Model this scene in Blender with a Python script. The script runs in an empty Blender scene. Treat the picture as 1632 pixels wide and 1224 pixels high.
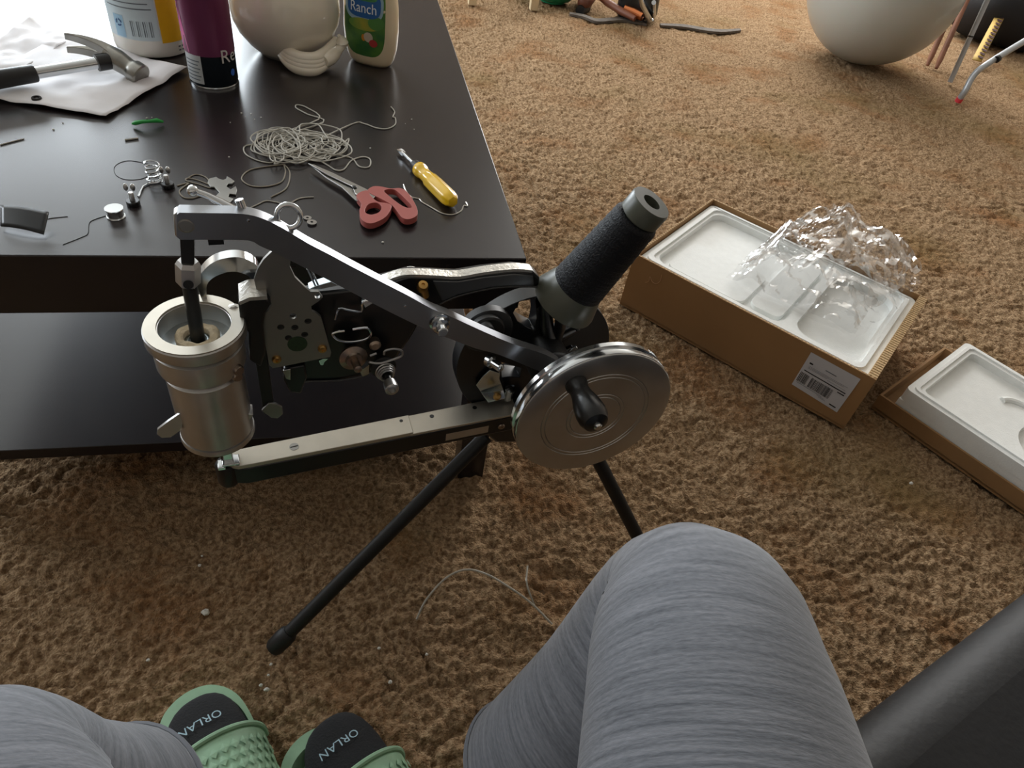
import bpy, bmesh, math, random
import numpy as np
from mathutils import Vector, Matrix
from mathutils.geometry import tessellate_polygon
random.seed(7); RNG = np.random.default_rng(7)
SC = bpy.context.scene; COL = SC.collection
R_ = math.radians; PI = math.pi
def lin(c): return tuple((x/12.92 if x <= .04045 else ((x+.055)/1.055)**2.4) for x in c)
def rgb(r, g, b): return lin((r/255, g/255, b/255))

# ------------------------------------------------------------------ camera
F = 1125.0; CH = .958
PITCH, ROLL, YAW = R_(43.305), R_(-10.555), R_(17.948)
_f = np.array([math.sin(YAW)*math.cos(PITCH), math.cos(YAW)*math.cos(PITCH), -math.sin(PITCH)])
_r = np.array([math.cos(YAW), -math.sin(YAW), 0.]); _d = np.cross(_f, _r)
_r1 = math.cos(ROLL)*_r+math.sin(ROLL)*_d; _d1 = -math.sin(ROLL)*_r+math.cos(ROLL)*_d
RC = np.array([_r1, _d1, _f]); CAM = np.array([0, 0, CH])
cd = bpy.data.cameras.new('camera'); cam = bpy.data.objects.new('camera', cd); COL.objects.link(cam)
cd.sensor_width = 36; cd.lens = F/1632*36; cd.clip_start = .02
cam.matrix_world = Matrix(((_r1[0], -_d1[0], -_f[0], 0), (_r1[1], -_d1[1], -_f[1], 0), (_r1[2], -_d1[2], -_f[2], CH), (0, 0, 0, 1)))
SC.camera = cam
# ------------------------------------------------------------------ world, lights, exposure
wd = bpy.data.worlds.new('world'); SC.world = wd; wd.use_nodes = True
bg = wd.node_tree.nodes['Background']; bg.inputs[0].default_value = (.75, .87, 1, 1); bg.inputs[1].default_value = 1.2
def area(name, loc, size, direction, power, color):
    l = bpy.data.lights.new(name, 'AREA'); l.shape = 'RECTANGLE'; l.size, l.size_y = size; l.energy = power; l.color = color
    o = bpy.data.objects.new(name, l); COL.objects.link(o); o.location = loc
    o.rotation_euler = Vector(direction).to_track_quat('-Z', 'Z').to_euler(); return o
area('window_back_left_offscreen', (-1.7, 4.71, 1.30), (2.2, 1.0), (0, -1, 0), 115, (.86, .94, 1))
area('window_back_right_offscreen', (2.5, 4.71, 1.6), (1.9, 1.3), (0, -1, 0), 80, (1, .98, .95))
area('window_left_offscreen', (-3.21, 2.5, 1.6), (1.9, 1.3), (1, 0, 0), 46, (.88, .94, 1))
vs = SC.view_settings; vs.view_transform = 'Standard'; vs.look = 'None'; vs.gamma = 1; vs.use_curve_mapping = False; vs.exposure = 0.66

# ------------------------------------------------------------------ measuring helpers
def ray(x, y): return RC.T @ np.array([(x-816)/F, (y-612)/F, 1.])
def at(x, y, z=0.): d = ray(x, y); return CAM+d*((z-CH)/d[2])
def depth(P): return float((RC @ (np.asarray(P)-CAM))[2])
MO = np.array([.274, .5185, 0]); MAZ = R_(6.7)
MA = np.array([math.cos(MAZ), math.sin(MAZ), 0]); MW = np.array([-math.sin(MAZ), math.cos(MAZ), 0])
def M(x, y, w):          # point of the sewing machine in its own frame, w metres behind the hand wheel's face
    d = ray(x, y); t = (w-(CAM-MO) @ MW)/(d @ MW); P = CAM+d*t
    return (float((P-MO) @ MA), w, float(P[2]))

# ------------------------------------------------------------------ materials
MATS = {}
def mat(name, col, rough=.5, metal=0., var=0., vscale=8., bump=0., bscale=60., stretch=None, coat=0., spec=.5, col2=None, trans=0., sss=0., coord='Object', rvar=0.):
    if name in MATS: return MATS[name]
    m = bpy.data.materials.new(name); m.use_nodes = True; MATS[name] = m
    nt = m.node_tree; N = nt.nodes; L = nt.links; b = N['Principled BSDF']
    b.inputs['Base Color'].default_value = (*col, 1); b.inputs['Roughness'].default_value = rough; b.inputs['Metallic'].default_value = metal
    b.inputs['Specular IOR Level'].default_value = spec; b.inputs['Coat Weight'].default_value = coat; b.inputs['Transmission Weight'].default_value = trans
    b.inputs['Subsurface Weight'].default_value = sss; b.inputs['Subsurface Scale'].default_value = .01
    tc = N.new('ShaderNodeTexCoord'); mp = N.new('ShaderNodeMapping'); L.new(tc.outputs[coord], mp.inputs[0])
    if stretch: mp.inputs['Scale'].default_value = stretch
    if var or col2 or rvar:
        n = N.new('ShaderNodeTexNoise'); n.inputs['Scale'].default_value = vscale; n.inputs['Detail'].default_value = 6; L.new(mp.outputs[0], n.inputs[0])
        mx = N.new('ShaderNodeMix'); mx.data_type = 'RGBA'
        c2 = col2 if col2 else tuple(min(1, x*(1+var)) for x in col); c1 = col if col2 else tuple(x*(1-var) for x in col)
        mx.inputs[6].default_value = (*c1, 1); mx.inputs[7].default_value = (*c2, 1)
        cr = N.new('ShaderNodeMapRange'); cr.inputs[1].default_value = .35; cr.inputs[2].default_value = .65
        L.new(n.outputs[0], cr.inputs[0]); L.new(cr.outputs[0], mx.inputs[0]); L.new(mx.outputs[2], b.inputs['Base Color'])
        if rvar:
            rr = N.new('ShaderNodeMapRange'); rr.inputs[1].default_value = .3; rr.inputs[2].default_value = .7; rr.inputs[3].default_value = max(0, rough-rvar); rr.inputs[4].default_value = rough+rvar
            L.new(n.outputs[0], rr.inputs[0]); L.new(rr.outputs[0], b.inputs['Roughness'])
    if bump:
        n2 = N.new('ShaderNodeTexNoise'); n2.inputs['Scale'].default_value = bscale; n2.inputs['Detail'].default_value = 4; L.new(mp.outputs[0], n2.inputs[0])
        bp = N.new('ShaderNodeBump'); bp.inputs['Strength'].default_value = bump; bp.inputs['Distance'].default_value = .002
        L.new(n2.outputs[0], bp.inputs['Height']); L.new(bp.outputs[0], b.inputs['Normal'])
    return m
steel = mat('brushed_steel', rgb(188, 187, 185), .38, 1, var=.06, vscale=30, rvar=.06)
chrome = mat('chrome', rgb(205, 208, 210), .14, 1)
plate = mat('plate_steel', rgb(150, 149, 145), .42, 1, var=.05, vscale=25)
coverst = mat('matte_cover_steel', rgb(196, 190, 178), .5, 1, var=.04, vscale=40)
dark = mat('dark_steel', rgb(62, 62, 62), .35, .9)
satin = mat('black_satin', rgb(15, 15, 16), .5)
black = mat('black_enamel', rgb(14, 15, 17), .32, 0, coat=.15, var=.2, vscale=12)
rubber = mat('black_rubber', rgb(22, 22, 23), .5)
plastic_black = mat('black_plastic', rgb(14, 14, 15), .32, 0)
brass = mat('brass', rgb(190, 150, 90), .3, 1)
bronze = mat('bronzed_steel', rgb(150, 134, 120), .3, 1)
castal = mat('rough_cast_aluminium', rgb(190, 186, 178), .45, 1, bump=.6, bscale=220, var=.08, vscale=90)
felt = mat('cream_felt', rgb(216, 200, 170), .9, bump=.8, bscale=300, var=.15, vscale=120)
zinc = mat('zinc', rgb(196, 208, 214), .25, 1, var=.08, vscale=60)
green_st = mat('green_sticker', rgb(26, 48, 24), .5, var=.3, vscale=300)

# ------------------------------------------------------------------ mesh builder
class MB:
    def __init__(s): s.v = []; s.f = []; s.uv = None
    def add(s, v, f):
        n = len(s.v); s.v += [tuple(map(float, p)) for p in v]; s.f += [tuple(i+n for i in q) for q in f]; return s
    def box(s, c, d, R=None):
        R = R or Matrix.Identity(3); c = Vector(c); h = Vector(d)/2
        vs_ = [c+R @ Vector((sx*h.x, sy*h.y, sz*h.z)) for sz in (-1, 1) for sy in (-1, 1) for sx in (-1, 1)]
        return s.add(vs_, [(0, 2, 3, 1), (4, 5, 7, 6), (0, 1, 5, 4), (2, 6, 7, 3), (0, 4, 6, 2), (1, 3, 7, 5)])
    def rings(s, rings, cap=True, closed=False):
        n = len(rings[0]); b = len(s.v)
        for r in rings: s.v += [tuple(map(float, p)) for p in r]
        k = len(rings)
        for i in range(k if closed else k-1):
            for j in range(n):
                a = b+i*n+j; a2 = b+i*n+(j+1) % n; c = b+((i+1) % k)*n+j; c2 = b+((i+1) % k)*n+(j+1) % n
                s.f.append((a, a2, c2, c))
        if cap and not closed:
            s.f.append(tuple(b+j for j in reversed(range(n)))); s.f.append(tuple(b+(k-1)*n+j for j in range(n)))
        return s
    def tube(s, pts, r, n=8, closed=False, cap=True, flat=None):
        P = [Vector(p) for p in pts]; k = len(P); rr = r if isinstance(r, (list, tuple)) else [r]*k
        T = []
        for i in range(k):
            a = P[i-1] if (i > 0 or closed) else P[i]; c = P[(i+1) % k] if (i < k-1 or closed) else P[i]
            t = (c-a); T.append(t.normalized() if t.length > 1e-9 else Vector((0, 0, 1)))
        nrm = T[0].orthogonal().normalized(); rg = []
        for i in range(k):
            nrm = (nrm-T[i]*nrm.dot(T[i])); nrm = nrm.normalized() if nrm.length > 1e-6 else T[i].orthogonal().normalized()
            bn = T[i].cross(nrm)
            rg.append([P[i]+(nrm*math.cos(2*PI*j/n)+bn*math.sin(2*PI*j/n))*rr[i] for j in range(n)])
        return s.rings(rg, cap, closed)
    def cyl(s, p0, p1, r0, r1=None, n=24): return s.tube([p0, p1], [r0, r0 if r1 is None else r1], n)
    def lathe(s, prof, o=(0, 0, 0), axis=(0, 0, 1), n=40, closed=False):
        ax = Vector(axis).normalized(); q = Vector((0, 0, 1)).rotation_difference(ax).to_matrix(); o = Vector(o)
        rg = [[o+q @ Vector((max(r, 1e-5)*math.cos(2*PI*j/n), max(r, 1e-5)*math.sin(2*PI*j/n), z)) for j in range(n)] for r, z in prof]
        return s.rings(rg, not closed, closed)
    def prism(s, poly, m0, m1, holes=()):
        """poly/holes: 2-D loops; m0/m1 map (x, y) to the two faces"""
        loops = [list(poly)]+[list(h) for h in holes]; flat = [p for l in loops for p in l]; n = len(flat)
        tri = tessellate_polygon([[Vector((p[0], p[1], 0)) for p in l] for l in loops])
        vs_ = [m0(*p) for p in flat]+[m1(*p) for p in flat]
        fs = [tuple(t) for t in tri]+[tuple(i+n for i in reversed(t)) for t in tri]; b = 0
        for l in loops:
            for j in range(len(l)):
                a = b+j; c = b+(j+1) % len(l); fs.append((a, c, c+n, a+n))
            b += len(l)
        return s.add(vs_, fs)
    def ball(s, c, r, n=20, k=12):
        r = r if isinstance(r, (list, tuple)) else (r, r, r)
        rg = [[(c[0]+r[0]*math.sin(PI*i/k)*math.cos(2*PI*j/n), c[1]+r[1]*math.sin(PI*i/k)*math.sin(2*PI*j/n), c[2]-r[2]*math.cos(PI*i/k)) for j in range(n)] for i in range(k+1)]
        rg[0] = [(c[0], c[1], c[2]-r[2])]*n; rg[-1] = [(c[0], c[1], c[2]+r[2])]*n
        return s.rings(rg, False)
    def grid(s, fn, nu, nv):
        b = len(s.v)
        for j in range(nv+1):
            for i in range(nu+1): s.v.append(tuple(map(float, fn(i/nu, j/nv))))
        for j in range(nv):
            for i in range(nu):
                a = b+j*(nu+1)+i; s.f.append((a, a+1, a+nu+2, a+nu+1))
        return s
def spl(pts, n=8, closed=False):
    P = [np.array(p, float) for p in pts]; k = len(P); out = []
    for i in range(k if closed else k-1):
        g = (lambda j: P[j % k]) if closed else (lambda j: P[min(max(j, 0), k-1)])
        a, b, c, d = g(i-1), g(i), g(i+1), g(i+2)
        for t in np.linspace(0, 1, n, endpoint=False):
            out.append(.5*((2*b)+(c-a)*t+(2*a-5*b+4*c-d)*t*t+(3*b-a-3*c+d)*t**3))
    if not closed: out.append(P[-1])
    return out
WM = {}
def mk(name, mb, m, parent=None, world=True, bevel=0., smooth=38, solid=0., sub=0, label=None, kind=None, cat=None, group=None):
    """one mesh object; vertices given in world space (or in the parent's own frame with world=False)"""
    V = np.array(mb.v, float)
    if parent is not None:
        if world:
            inv = np.array(WM[parent.name].inverted()); V = V @ inv[:3, :3].T+inv[:3, 3]
        loc = None
    else:
        loc = np.array([(V[:, 0].min()+V[:, 0].max())/2, (V[:, 1].min()+V[:, 1].max())/2, V[:, 2].min()]); V = V-loc
    me = bpy.data.meshes.new(name); me.from_pydata(V.tolist(), [], mb.f)
    bm = bmesh.new(); bm.from_mesh(me); bmesh.ops.remove_doubles(bm, verts=bm.verts, dist=1e-6)
    bmesh.ops.recalc_face_normals(bm, faces=bm.faces); bm.to_mesh(me); bm.free()
    me.materials.append(m); me.update()
    if smooth:
        me.polygons.foreach_set('use_smooth', [True]*len(me.polygons)); me.set_sharp_from_angle(angle=R_(smooth))
    o = bpy.data.objects.new(name, me); COL.objects.link(o)
    if parent is not None: o.parent = parent; WM[o.name] = WM[parent.name].copy()
    else: o.location = loc; WM[o.name] = Matrix.Translation(Vector(loc))
    if solid: md = o.modifiers.new('solid', 'SOLIDIFY'); md.thickness = solid
    if bevel: md = o.modifiers.new('bevel', 'BEVEL'); md.width = bevel; md.segments = 2; md.limit_method = 'ANGLE'; md.angle_limit = R_(40)
    if sub: md = o.modifiers.new('sub', 'SUBSURF'); md.levels = sub; md.render_levels = sub
    for k, v in (('label', label), ('kind', kind), ('category', cat), ('group', group)):
        if v: o[k] = v
    return o
def thing(name, label, cat, loc, rotz=0., group=None):
    o = bpy.data.objects.new(name, None); COL.objects.link(o); o.empty_display_size = .05
    o.location = loc; o.rotation_euler = (0, 0, rotz); WM[o.name] = Matrix.Translation(Vector(loc)) @ Matrix.Rotation(rotz, 4, 'Z')
    o['label'] = label; o['category'] = cat
    if group: o['group'] = group
    return o
def textgeo(txt, size, fn):
    """letters as flat triangles mapped by fn(x, y) (x, y centred)"""
    cu = bpy.data.curves.new('lettering', 'FONT'); cu.body = txt; cu.size = size; cu.align_x = 'CENTER'; cu.align_y = 'CENTER'; cu.resolution_u = 3
    o = bpy.data.objects.new('lettering', cu); COL.objects.link(o); dg = bpy.context.evaluated_depsgraph_get()
    me = bpy.data.meshes.new_from_object(o.evaluated_get(dg)); mb = MB(); mb.add([fn(v.co.x, v.co.y) for v in me.vertices], [tuple(p.vertices) for p in me.polygons])
    bpy.data.objects.remove(o); bpy.data.curves.remove(cu); bpy.data.meshes.remove(me); return mb
def struct(name, mb, m, **k): return mk(name, mb, m, kind='structure', **k)

# ================================================================== the room
XL, XR, YB, YF, ZC = -3.2, 4.8, 4.7, -1.6, 2.6
wallm = mat('painted_wall', rgb(170, 160, 148), .8, var=.05, vscale=3); ceilm = mat('white_ceiling', rgb(216, 214, 208), .9); framem = mat('window_frame_white', rgb(225, 225, 222), .4)
slabm = mat('carpet_backing', rgb(96, 74, 50), .95, var=.2, vscale=5)
struct('floor', MB().box(((XL+XR)/2, (YB+YF)/2, -.045), (XR-XL+.2, YB-YF+.2, .05)), slabm)
struct('ceiling', MB().box(((XL+XR)/2, (YB+YF)/2, ZC+.03), (XR-XL+.2, YB-YF+.2, .06)), ceilm)
def wall(name, axis, pos, lo, hi, *holes):
    poly = [(lo, -.02), (hi, -.02), (hi, ZC), (lo, ZC)]; hs = [[(h[0], h[2]), (h[1], h[2]), (h[1], h[3]), (h[0], h[3])] for h in holes]
    g = (lambda d: (lambda a, z: (a, pos+d, z))) if axis == 'x' else (lambda d: (lambda a, z: (pos+d, a, z)))
    struct(name, MB().prism(poly, g(-.05), g(.05), hs), wallm)
def window(n, axis, pos, x0, x1, z0, z1):
    mb = MB(); t = .05
    def bar(a0, a1, c0, c1):
        c = ((a0+a1)/2, pos, (c0+c1)/2); d = (a1-a0, .06, c1-c0)
        if axis == 'y': c = (pos, (a0+a1)/2, (c0+c1)/2); d = (.06, a1-a0, c1-c0)
        mb.box(c, d)
    bar(x0, x1, z0, z0+t); bar(x0, x1, z1-t, z1); bar(x0, x0+t, z0, z1); bar(x1-t, x1, z0, z1); bar((x0+x1)/2-.025, (x0+x1)/2+.025, z0, z1)
    struct('window_%d' % n, mb, framem)
wall('wall_back', 'x', YB+.05, XL-.1, XR+.1, (-2.8, -.6, .8, 1.8), (1.55, 3.45, .95, 2.25)); wall('wall_front', 'x', YF-.05, XL-.1, XR+.1)
wall('wall_left', 'y', XL-.05, YF, YB, (1.55, 3.45, .95, 2.25)); wall('wall_right', 'y', XR+.05, YF, YB)
window(1, 'x', YB+.06, -2.8, -.6, .8, 1.8); window(2, 'x', YB+.06, 1.55, 3.45, .95, 2.25); window(3, 'y', XL-.06, 1.55, 3.45, .95, 2.25)

# ---- carpet: one fleece of pile, relief in the mesh
def vnoise(x, y, s, seed):
    g = np.random.default_rng(seed).random((256, 256)); X = x/s; Y = y/s
    i = np.floor(X).astype(int); j = np.floor(Y).astype(int); a = X-i; b = Y-j; a = a*a*(3-2*a); b = b*b*(3-2*b)
    G = lambda p, q: g[p % 256, q % 256]
    return (G(i, j)*(1-a)+G(i+1, j)*a)*(1-b)+(G(i, j+1)*(1-a)+G(i+1, j+1)*a)*b
def pile(x, y):
    wx = x+.012*(vnoise(x, y, .03, 1)-.5); wy = y+.012*(vnoise(x, y, .03, 2)-.5)
    h = .34*vnoise(wx, wy, .0085, 3)+.42*vnoise(wx, wy, .0052, 4)+.24*vnoise(wx*.8, wy, .019, 5)
    crack = 1-np.abs(2*vnoise(wx*.55, wy, .034, 6)-1); h = h-.5*np.clip(crack-.86, 0, 1)/.14*vnoise(x, y, .09, 8)
    return -.019+.019*np.clip(h, -.2, 1)+.006*(vnoise(x, y, .16, 7)-.5)
xs = np.concatenate([np.arange(-1., -.55, .008), np.arange(-.55, 1.5, .0034), np.arange(1.5, 3.6, .0066)]); ys = [0.0]
while ys[-1] < 4.3: ys.append(ys[-1]+.0036+.0017*max(0, ys[-1]-.5))
ys = np.array(ys); X, Y = np.meshgrid(xs, ys); Z = pile(X, Y)
X2 = X+.002*(vnoise(X, Y, .008, 21)-.5); Y2 = Y+.002*(vnoise(X, Y, .008, 22)-.5)
nx, ny = len(xs), len(ys); co = np.stack([X2, Y2, Z], -1).reshape(-1, 3).astype(np.float32)
ii = np.arange(nx-1)[None, :]+np.arange(ny-1)[:, None]*nx; q = np.stack([ii, ii+1, ii+nx+1, ii+nx], -1).reshape(-1, 4).astype(np.int32)
me = bpy.data.meshes.new('carpet'); me.vertices.add(len(co)); me.vertices.foreach_set('co', co.ravel()); me.loops.add(q.size); me.loops.foreach_set('vertex_index', q.ravel())
me.polygons.add(len(q)); me.polygons.foreach_set('loop_start', np.arange(0, q.size, 4, dtype=np.int32)); me.update(calc_edges=True); me.polygons.foreach_set('use_smooth', np.ones(len(q), bool))
cm = bpy.data.materials.new('brown_carpet'); cm.use_nodes = True; nt = cm.node_tree; b = nt.nodes['Principled BSDF']
b.inputs['Roughness'].default_value = 1; b.inputs['Specular IOR Level'].default_value = .05; b.inputs['Sheen Weight'].default_value = .25; b.inputs['Sheen Roughness'].default_value = .6
b.inputs['Sheen Tint'].default_value = (*rgb(220, 190, 150), 1)
tc = nt.nodes.new('ShaderNodeTexCoord')
def cnoise(scale, detail=5): n = nt.nodes.new('ShaderNodeTexNoise'); n.inputs['Scale'].default_value = scale; n.inputs['Detail'].default_value = detail; nt.links.new(tc.outputs['Object'], n.inputs[0]); return n.outputs[0]
def crange(s, a, b_): n = nt.nodes.new('ShaderNodeMapRange'); n.inputs[1].default_value = a; n.inputs[2].default_value = b_; nt.links.new(s, n.inputs[0]); return n.outputs[0]
def cmix(f, c1, c2, fac=1.):
    n = nt.nodes.new('ShaderNodeMix'); n.data_type = 'RGBA'; nt.links.new(f, n.inputs[0])
    for i, c in ((6, c1), (7, c2)):
        if isinstance(c, tuple): n.inputs[i].default_value = (*c, 1)
        else: nt.links.new(c, n.inputs[i])
    return n.outputs[2]
c = cmix(crange(cnoise(150), .38, .62), rgb(120, 93, 68), rgb(176, 148, 116))
c = cmix(crange(cnoise(4.5), .52, .72), c, cmix(crange(cnoise(110), .4, .6), rgb(112, 76, 48), rgb(156, 112, 74)))
c = cmix(crange(cnoise(2.2, 3), .55, .8), c, rgb(122, 102, 66))
c = cmix(crange(cnoise(9, 4), .70, .80), c, rgb(84, 66, 50))
nt.links.new(c, b.inputs['Base Color'])
bpc = nt.nodes.new('ShaderNodeBump'); bpc.inputs['Strength'].default_value = 1.; bpc.inputs['Distance'].default_value = .006; nt.links.new(cnoise(330, 3), bpc.inputs['Height']); nt.links.new(bpc.outputs[0], b.inputs['Normal'])
me.materials.append(cm); co_ = bpy.data.objects.new('carpet', me); COL.objects.link(co_)
co_['kind'] = 'stuff'; co_['label'] = 'worn brown shag carpet covering the floor'; co_['category'] = 'carpet'

# ================================================================== coffee table
TX0, TX1, TY0, TY1, TZ = -.61, .229, .742, 1.93, .45
tablem = mat('black_brown_veneer', rgb(29, 24, 25), .27, 0, col2=rgb(35, 29, 29), vscale=40, coat=.0, spec=.45)
tb = thing('coffee_table', 'low black-brown coffee table with a lower shelf', 'table', ((TX0+TX1)/2, (TY0+TY1)/2, 0))
mk('table_top', MB().box(((TX0+TX1)/2, (TY0+TY1)/2, TZ-.041), (TX1-TX0, TY1-TY0, .082)), tablem, tb, bevel=.0015)
for lx in (TX0+.03, TX1-.03):
    for ly in (TY0+.03, TY1-.03): mk('leg', MB().box((lx, ly, (TZ-.08)/2-.006), (.044, .044, TZ-.08+.012)), tablem, tb, bevel=.0012)
mk('shelf', MB().box(((TX0+TX1)/2, (TY0+TY1)/2, .10), (TX1-TX0-.016, TY1-TY0-.03, .02)), tablem, tb, bevel=.001)

# ================================================================== sewing machine
sm = thing('sewing_machine', 'hand-cranked steel and black cobbler sewing machine on tripod legs', 'sewing machine', tuple(MO), MAZ)
def mkm(name, mb, m, parent=None, **k): return mk(name, mb, m, parent or sm, world=False, **k)
def pprism(px, w0, w1, holes=(), mb=None):
    P = [M(x, y, w0) for x, y in px]; H = [[M(x, y, w0) for x, y in h] for h in holes]
    return (mb or MB()).prism([(p[0], p[2]) for p in P], lambda a, z: (a, w0, z), lambda a, z: (a, w1, z), [[(p[0], p[2]) for p in h] for h in H])
def circ2(cx, cz, r, n=20, a0=0, a1=2*PI): return [(cx+r*math.cos(a0+(a1-a0)*i/n), cz+r*math.sin(a0+(a1-a0)*i/n)) for i in range(n)]
def screw(c, axis, r, h, m, parent=None, name='screw', n=6):
    c = Vector(c); ax = Vector(axis).normalized(); return mkm(name, MB().lathe([(r, -h), (r, 0), (r*.8, h*.35), (r*.3, h*.42), (r*.28, h*.1), (0, h*.1)], c, ax, 16), m, parent)
FW = Vector((0, -1, 0))
# hand wheel
wz = .387; WR = .095
prof = [(0, 0), (.0300, 0)]
for g in (.031, .0355, .0615, .066): prof += [(g-.0007, 0), (g, .0009), (g+.0007, 0)]
prof += [(WR-.0035, 0), (WR-.001, .001), (WR, .003), (WR, .0075), (WR-.0035, .0095), (WR-.0035, .0125), (WR, .0145), (WR, .0205), (WR-.002, .0225), (WR-.012, .0225), (.03, .0225), (.026, .05), (0, .05)]
hw = mkm('hand_wheel', MB().lathe(prof, (0, 0, wz), (0, 1, 0), 96), steel, smooth=25)
mkm('wheel_rim', MB().lathe([(WR-.0025, .0008), (WR+.0002, .0025), (WR+.0006, .0045), (WR+.0006, .0075), (WR-.003, .0096), (WR-.003, .0124), (WR+.0006, .0146), (WR+.0006, .0200), (WR-.002, .0228)], (0, 0, wz), (0, 1, 0), 96, closed=True), chrome, hw)
kb = M(918, 612, 0)
mkm('crank_handle', MB().lathe([(0, -.002), (.0125, -.002), (.0125, .004), (.0105, .008), (.0115, .018), (.0148, .030), (.0165, .043), (.016, .051), (.013, .058), (.007, .061), (0, .0615)], kb, (0, -1, 0), 32), plastic_black, hw, label='black plastic crank handle')
mkm('handle_bolt', MB().lathe([(.0045, 0), (.0045, .003), (.003, .0045), (0, .0045)], (kb[0], kb[1]-.0605, kb[2]), (0, -1, 0), 16), chrome, hw)
# lower arm: az of its own, a little wider to the right
def armpt(t, s, z): # t 0..1 along, s -1 (front)..1 (back)
    u = -.404+t*.345; wc = .058+t*.029; wd_ = .0125+.0035*t
    return (u, wc+s*wd_, z)
def armloft(t0, t1, z0, z1, n=14, grow=0., nose=False):
    rg = []
    for i in range(n+1):
        t = t0+(t1-t0)*i/n; k = 1.
        if nose and t < .05: k = math.sqrt(max(.12, 1-((.05-t)/.05)**2))
        k *= 1+grow
        rg.append([armpt(t, -k, z0), armpt(t, k, z0), armpt(t, k, z1), armpt(t, -k, z1)])
    return MB().rings(rg)
la = mkm('lower_arm', armloft(-.02, 1.05, .300, .327, nose=True), dark, bevel=.002)
mkm('arm_cover', armloft(-.006, .60, .327, .3325, nose=True, grow=-.02), coverst, la, bevel=.0006)
mkm('arm_cover', armloft(.59, .99, .327, .3305, grow=.02), coverst, la, bevel=.0006)
p = armpt(.21, .0, .3325); mkm('slotted_screw', MB().lathe([(.0052, -.001), (.0052, .0004), (0, .0004)], p, (0, 0, 1), 24), plate, la)
mkm('screw_slot', MB().box((p[0], p[1], .3331), (.0085, .0009, .0005), Matrix.Rotation(.15, 3, 'Z')), dark, la)
p = armpt(.57, .5, .3325); mkm('rivet', MB().lathe([(.0022, 0), (.002, .0006), (0, .0007)], p, (0, 0, 1), 12), dark, la)
for t in (.68, .84):
    p = armpt(t, .45, .3306); mkm('screw_hole', MB().lathe([(.0028, -.001), (.0028, .0003), (0, .0003)], p, (0, 0, 1), 16), black, la)
mkm('arm_slot_window', armloft(.72, .88, .306, .318, grow=.02), steel, la)
for t in (.93, 1.0):
    p = armpt(t, -1.06, .312); screw(p, (0, -1, 0), .0045, .003, bronze, la)
nt_ = armpt(.012, 0, .31); mkm('shuttle_race', MB().lathe([(.0105, 0), (.0120, .004), (.0120, .028), (.010, .032), (0, .032)], (nt_[0]-.004, nt_[1], .297), (0, 0, 1), 24), dark, la); mkm('shuttle_slot', MB().box((nt_[0]-.008, nt_[1]-.004, .330), (.008, .012, .004)), chrome, la, bevel=.0006)
# zinc thread guide at the end of the arm
q = [M(759, 614, .095), M(768, 628, .092), M(778, 642, .086), M(805, 636, .082), M(802, 624, .088), M(777, 600, .098)]
zb = MB().prism([(0, 0), (1, 0), (1, 1), (0, 1)], lambda a, b_: tuple(Vector(q[1]).lerp(Vector(q[4]), a).lerp(Vector(q[2]).lerp(Vector(q[3]), a), b_)), lambda a, b_: tuple(Vector(q[1]).lerp(Vector(q[4]), a).lerp(Vector(q[2]).lerp(Vector(q[3]), a), b_)+Vector((0, 0, .002))))
tg = mkm('thread_guide', zb, zinc, bevel=.0004)
mkm('guide_flap', pprism([(759, 614), (770, 600), (781, 590), (797, 595), (796, 604), (805, 628), (795, 634), (772, 634)], .094, .096), zinc, tg, bevel=.0004)
screw(M(793, 631, .080), (0, -.5, .85), .0048, .0045, brass, tg)
mkm('guide_stud', MB().lathe([(.0055, -.018), (.0055, 0), (.0065, .001), (.0065, .004), (.003, .005), (0, .0045)], M(813, 622, .09), (0, -.2, 1), 20), chrome, tg)
# round body casting, black
bc = M(850, 568, .105); BW0, BW1 = .100, .122
holes = [[(853, 476), (840, 476), (828, 481), (818, 499), (825, 512), (838, 520), (851, 526), (855, 508)], [(880, 507), (900, 513), (919, 521), (900, 530), (881, 537)], [(798, 577), (815, 582), (831, 587), (829, 602), (812, 600), (800, 602)]]
H = [[(M(x, y, BW0)[0], M(x, y, BW0)[2]) for x, y in h] for h in holes]
bd = mkm('body_casting', MB().prism(circ2(bc[0], bc[2], .098, 56), lambda a, z: (a, BW0, z), lambda a, z: (a, BW1, z), H), black, bevel=.002)
mkm('pedestal', pprism([(770, 655), (790, 632), (812, 618), (840, 610), (930, 600), (950, 640), (945, 700), (900, 712), (840, 706), (790, 706), (772, 692)], .104, .150), black, bd, bevel=.004)
for (x, y, r, w0, w1) in ((778, 530, .030, .100, .088), (778, 530, .020, .088, .080), (778, 530, .008, .080, .070), (880, 590, .026, .10, .06)):
    c0 = M(x, y, w1); mkm('cam_disc', MB().lathe([(0, 0), (r*.9, 0), (r, .002), (r, w0-w1), (0, w0-w1)], c0, (0, 1, 0), 36), satin, bd)
mkm('frame_rib', MB().tube([M(868, 470, .1), M(872, 520, .096), M(880, 560, .09)], [.006, .008, .010], 10), black, bd)
mkm('frame_rib', MB().tube([M(872, 546, .094), M(922, 522, .098)], [.006, .005], 10), black, bd)
for (x, y) in ((851, 526), (872, 544), (921, 526), (864, 596), (717, 477), (769, 523)):
    mkm('pin', MB().lathe([(.0024, -.006), (.0024, 0), (.0015, .001), (0, .0012)], M(x, y, .088), FW, 12), dark, bd)
mkm('index_clip', pprism([(888, 571), (917, 549), (920, 553), (893, 575)], .082, .079), chrome, bd, bevel=.0004)
mkm('index_clip_bar', pprism([(882, 563), (892, 556), (910, 549), (914, 551), (890, 566)], .090, .084), chrome, bd, bevel=.0004)
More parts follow.
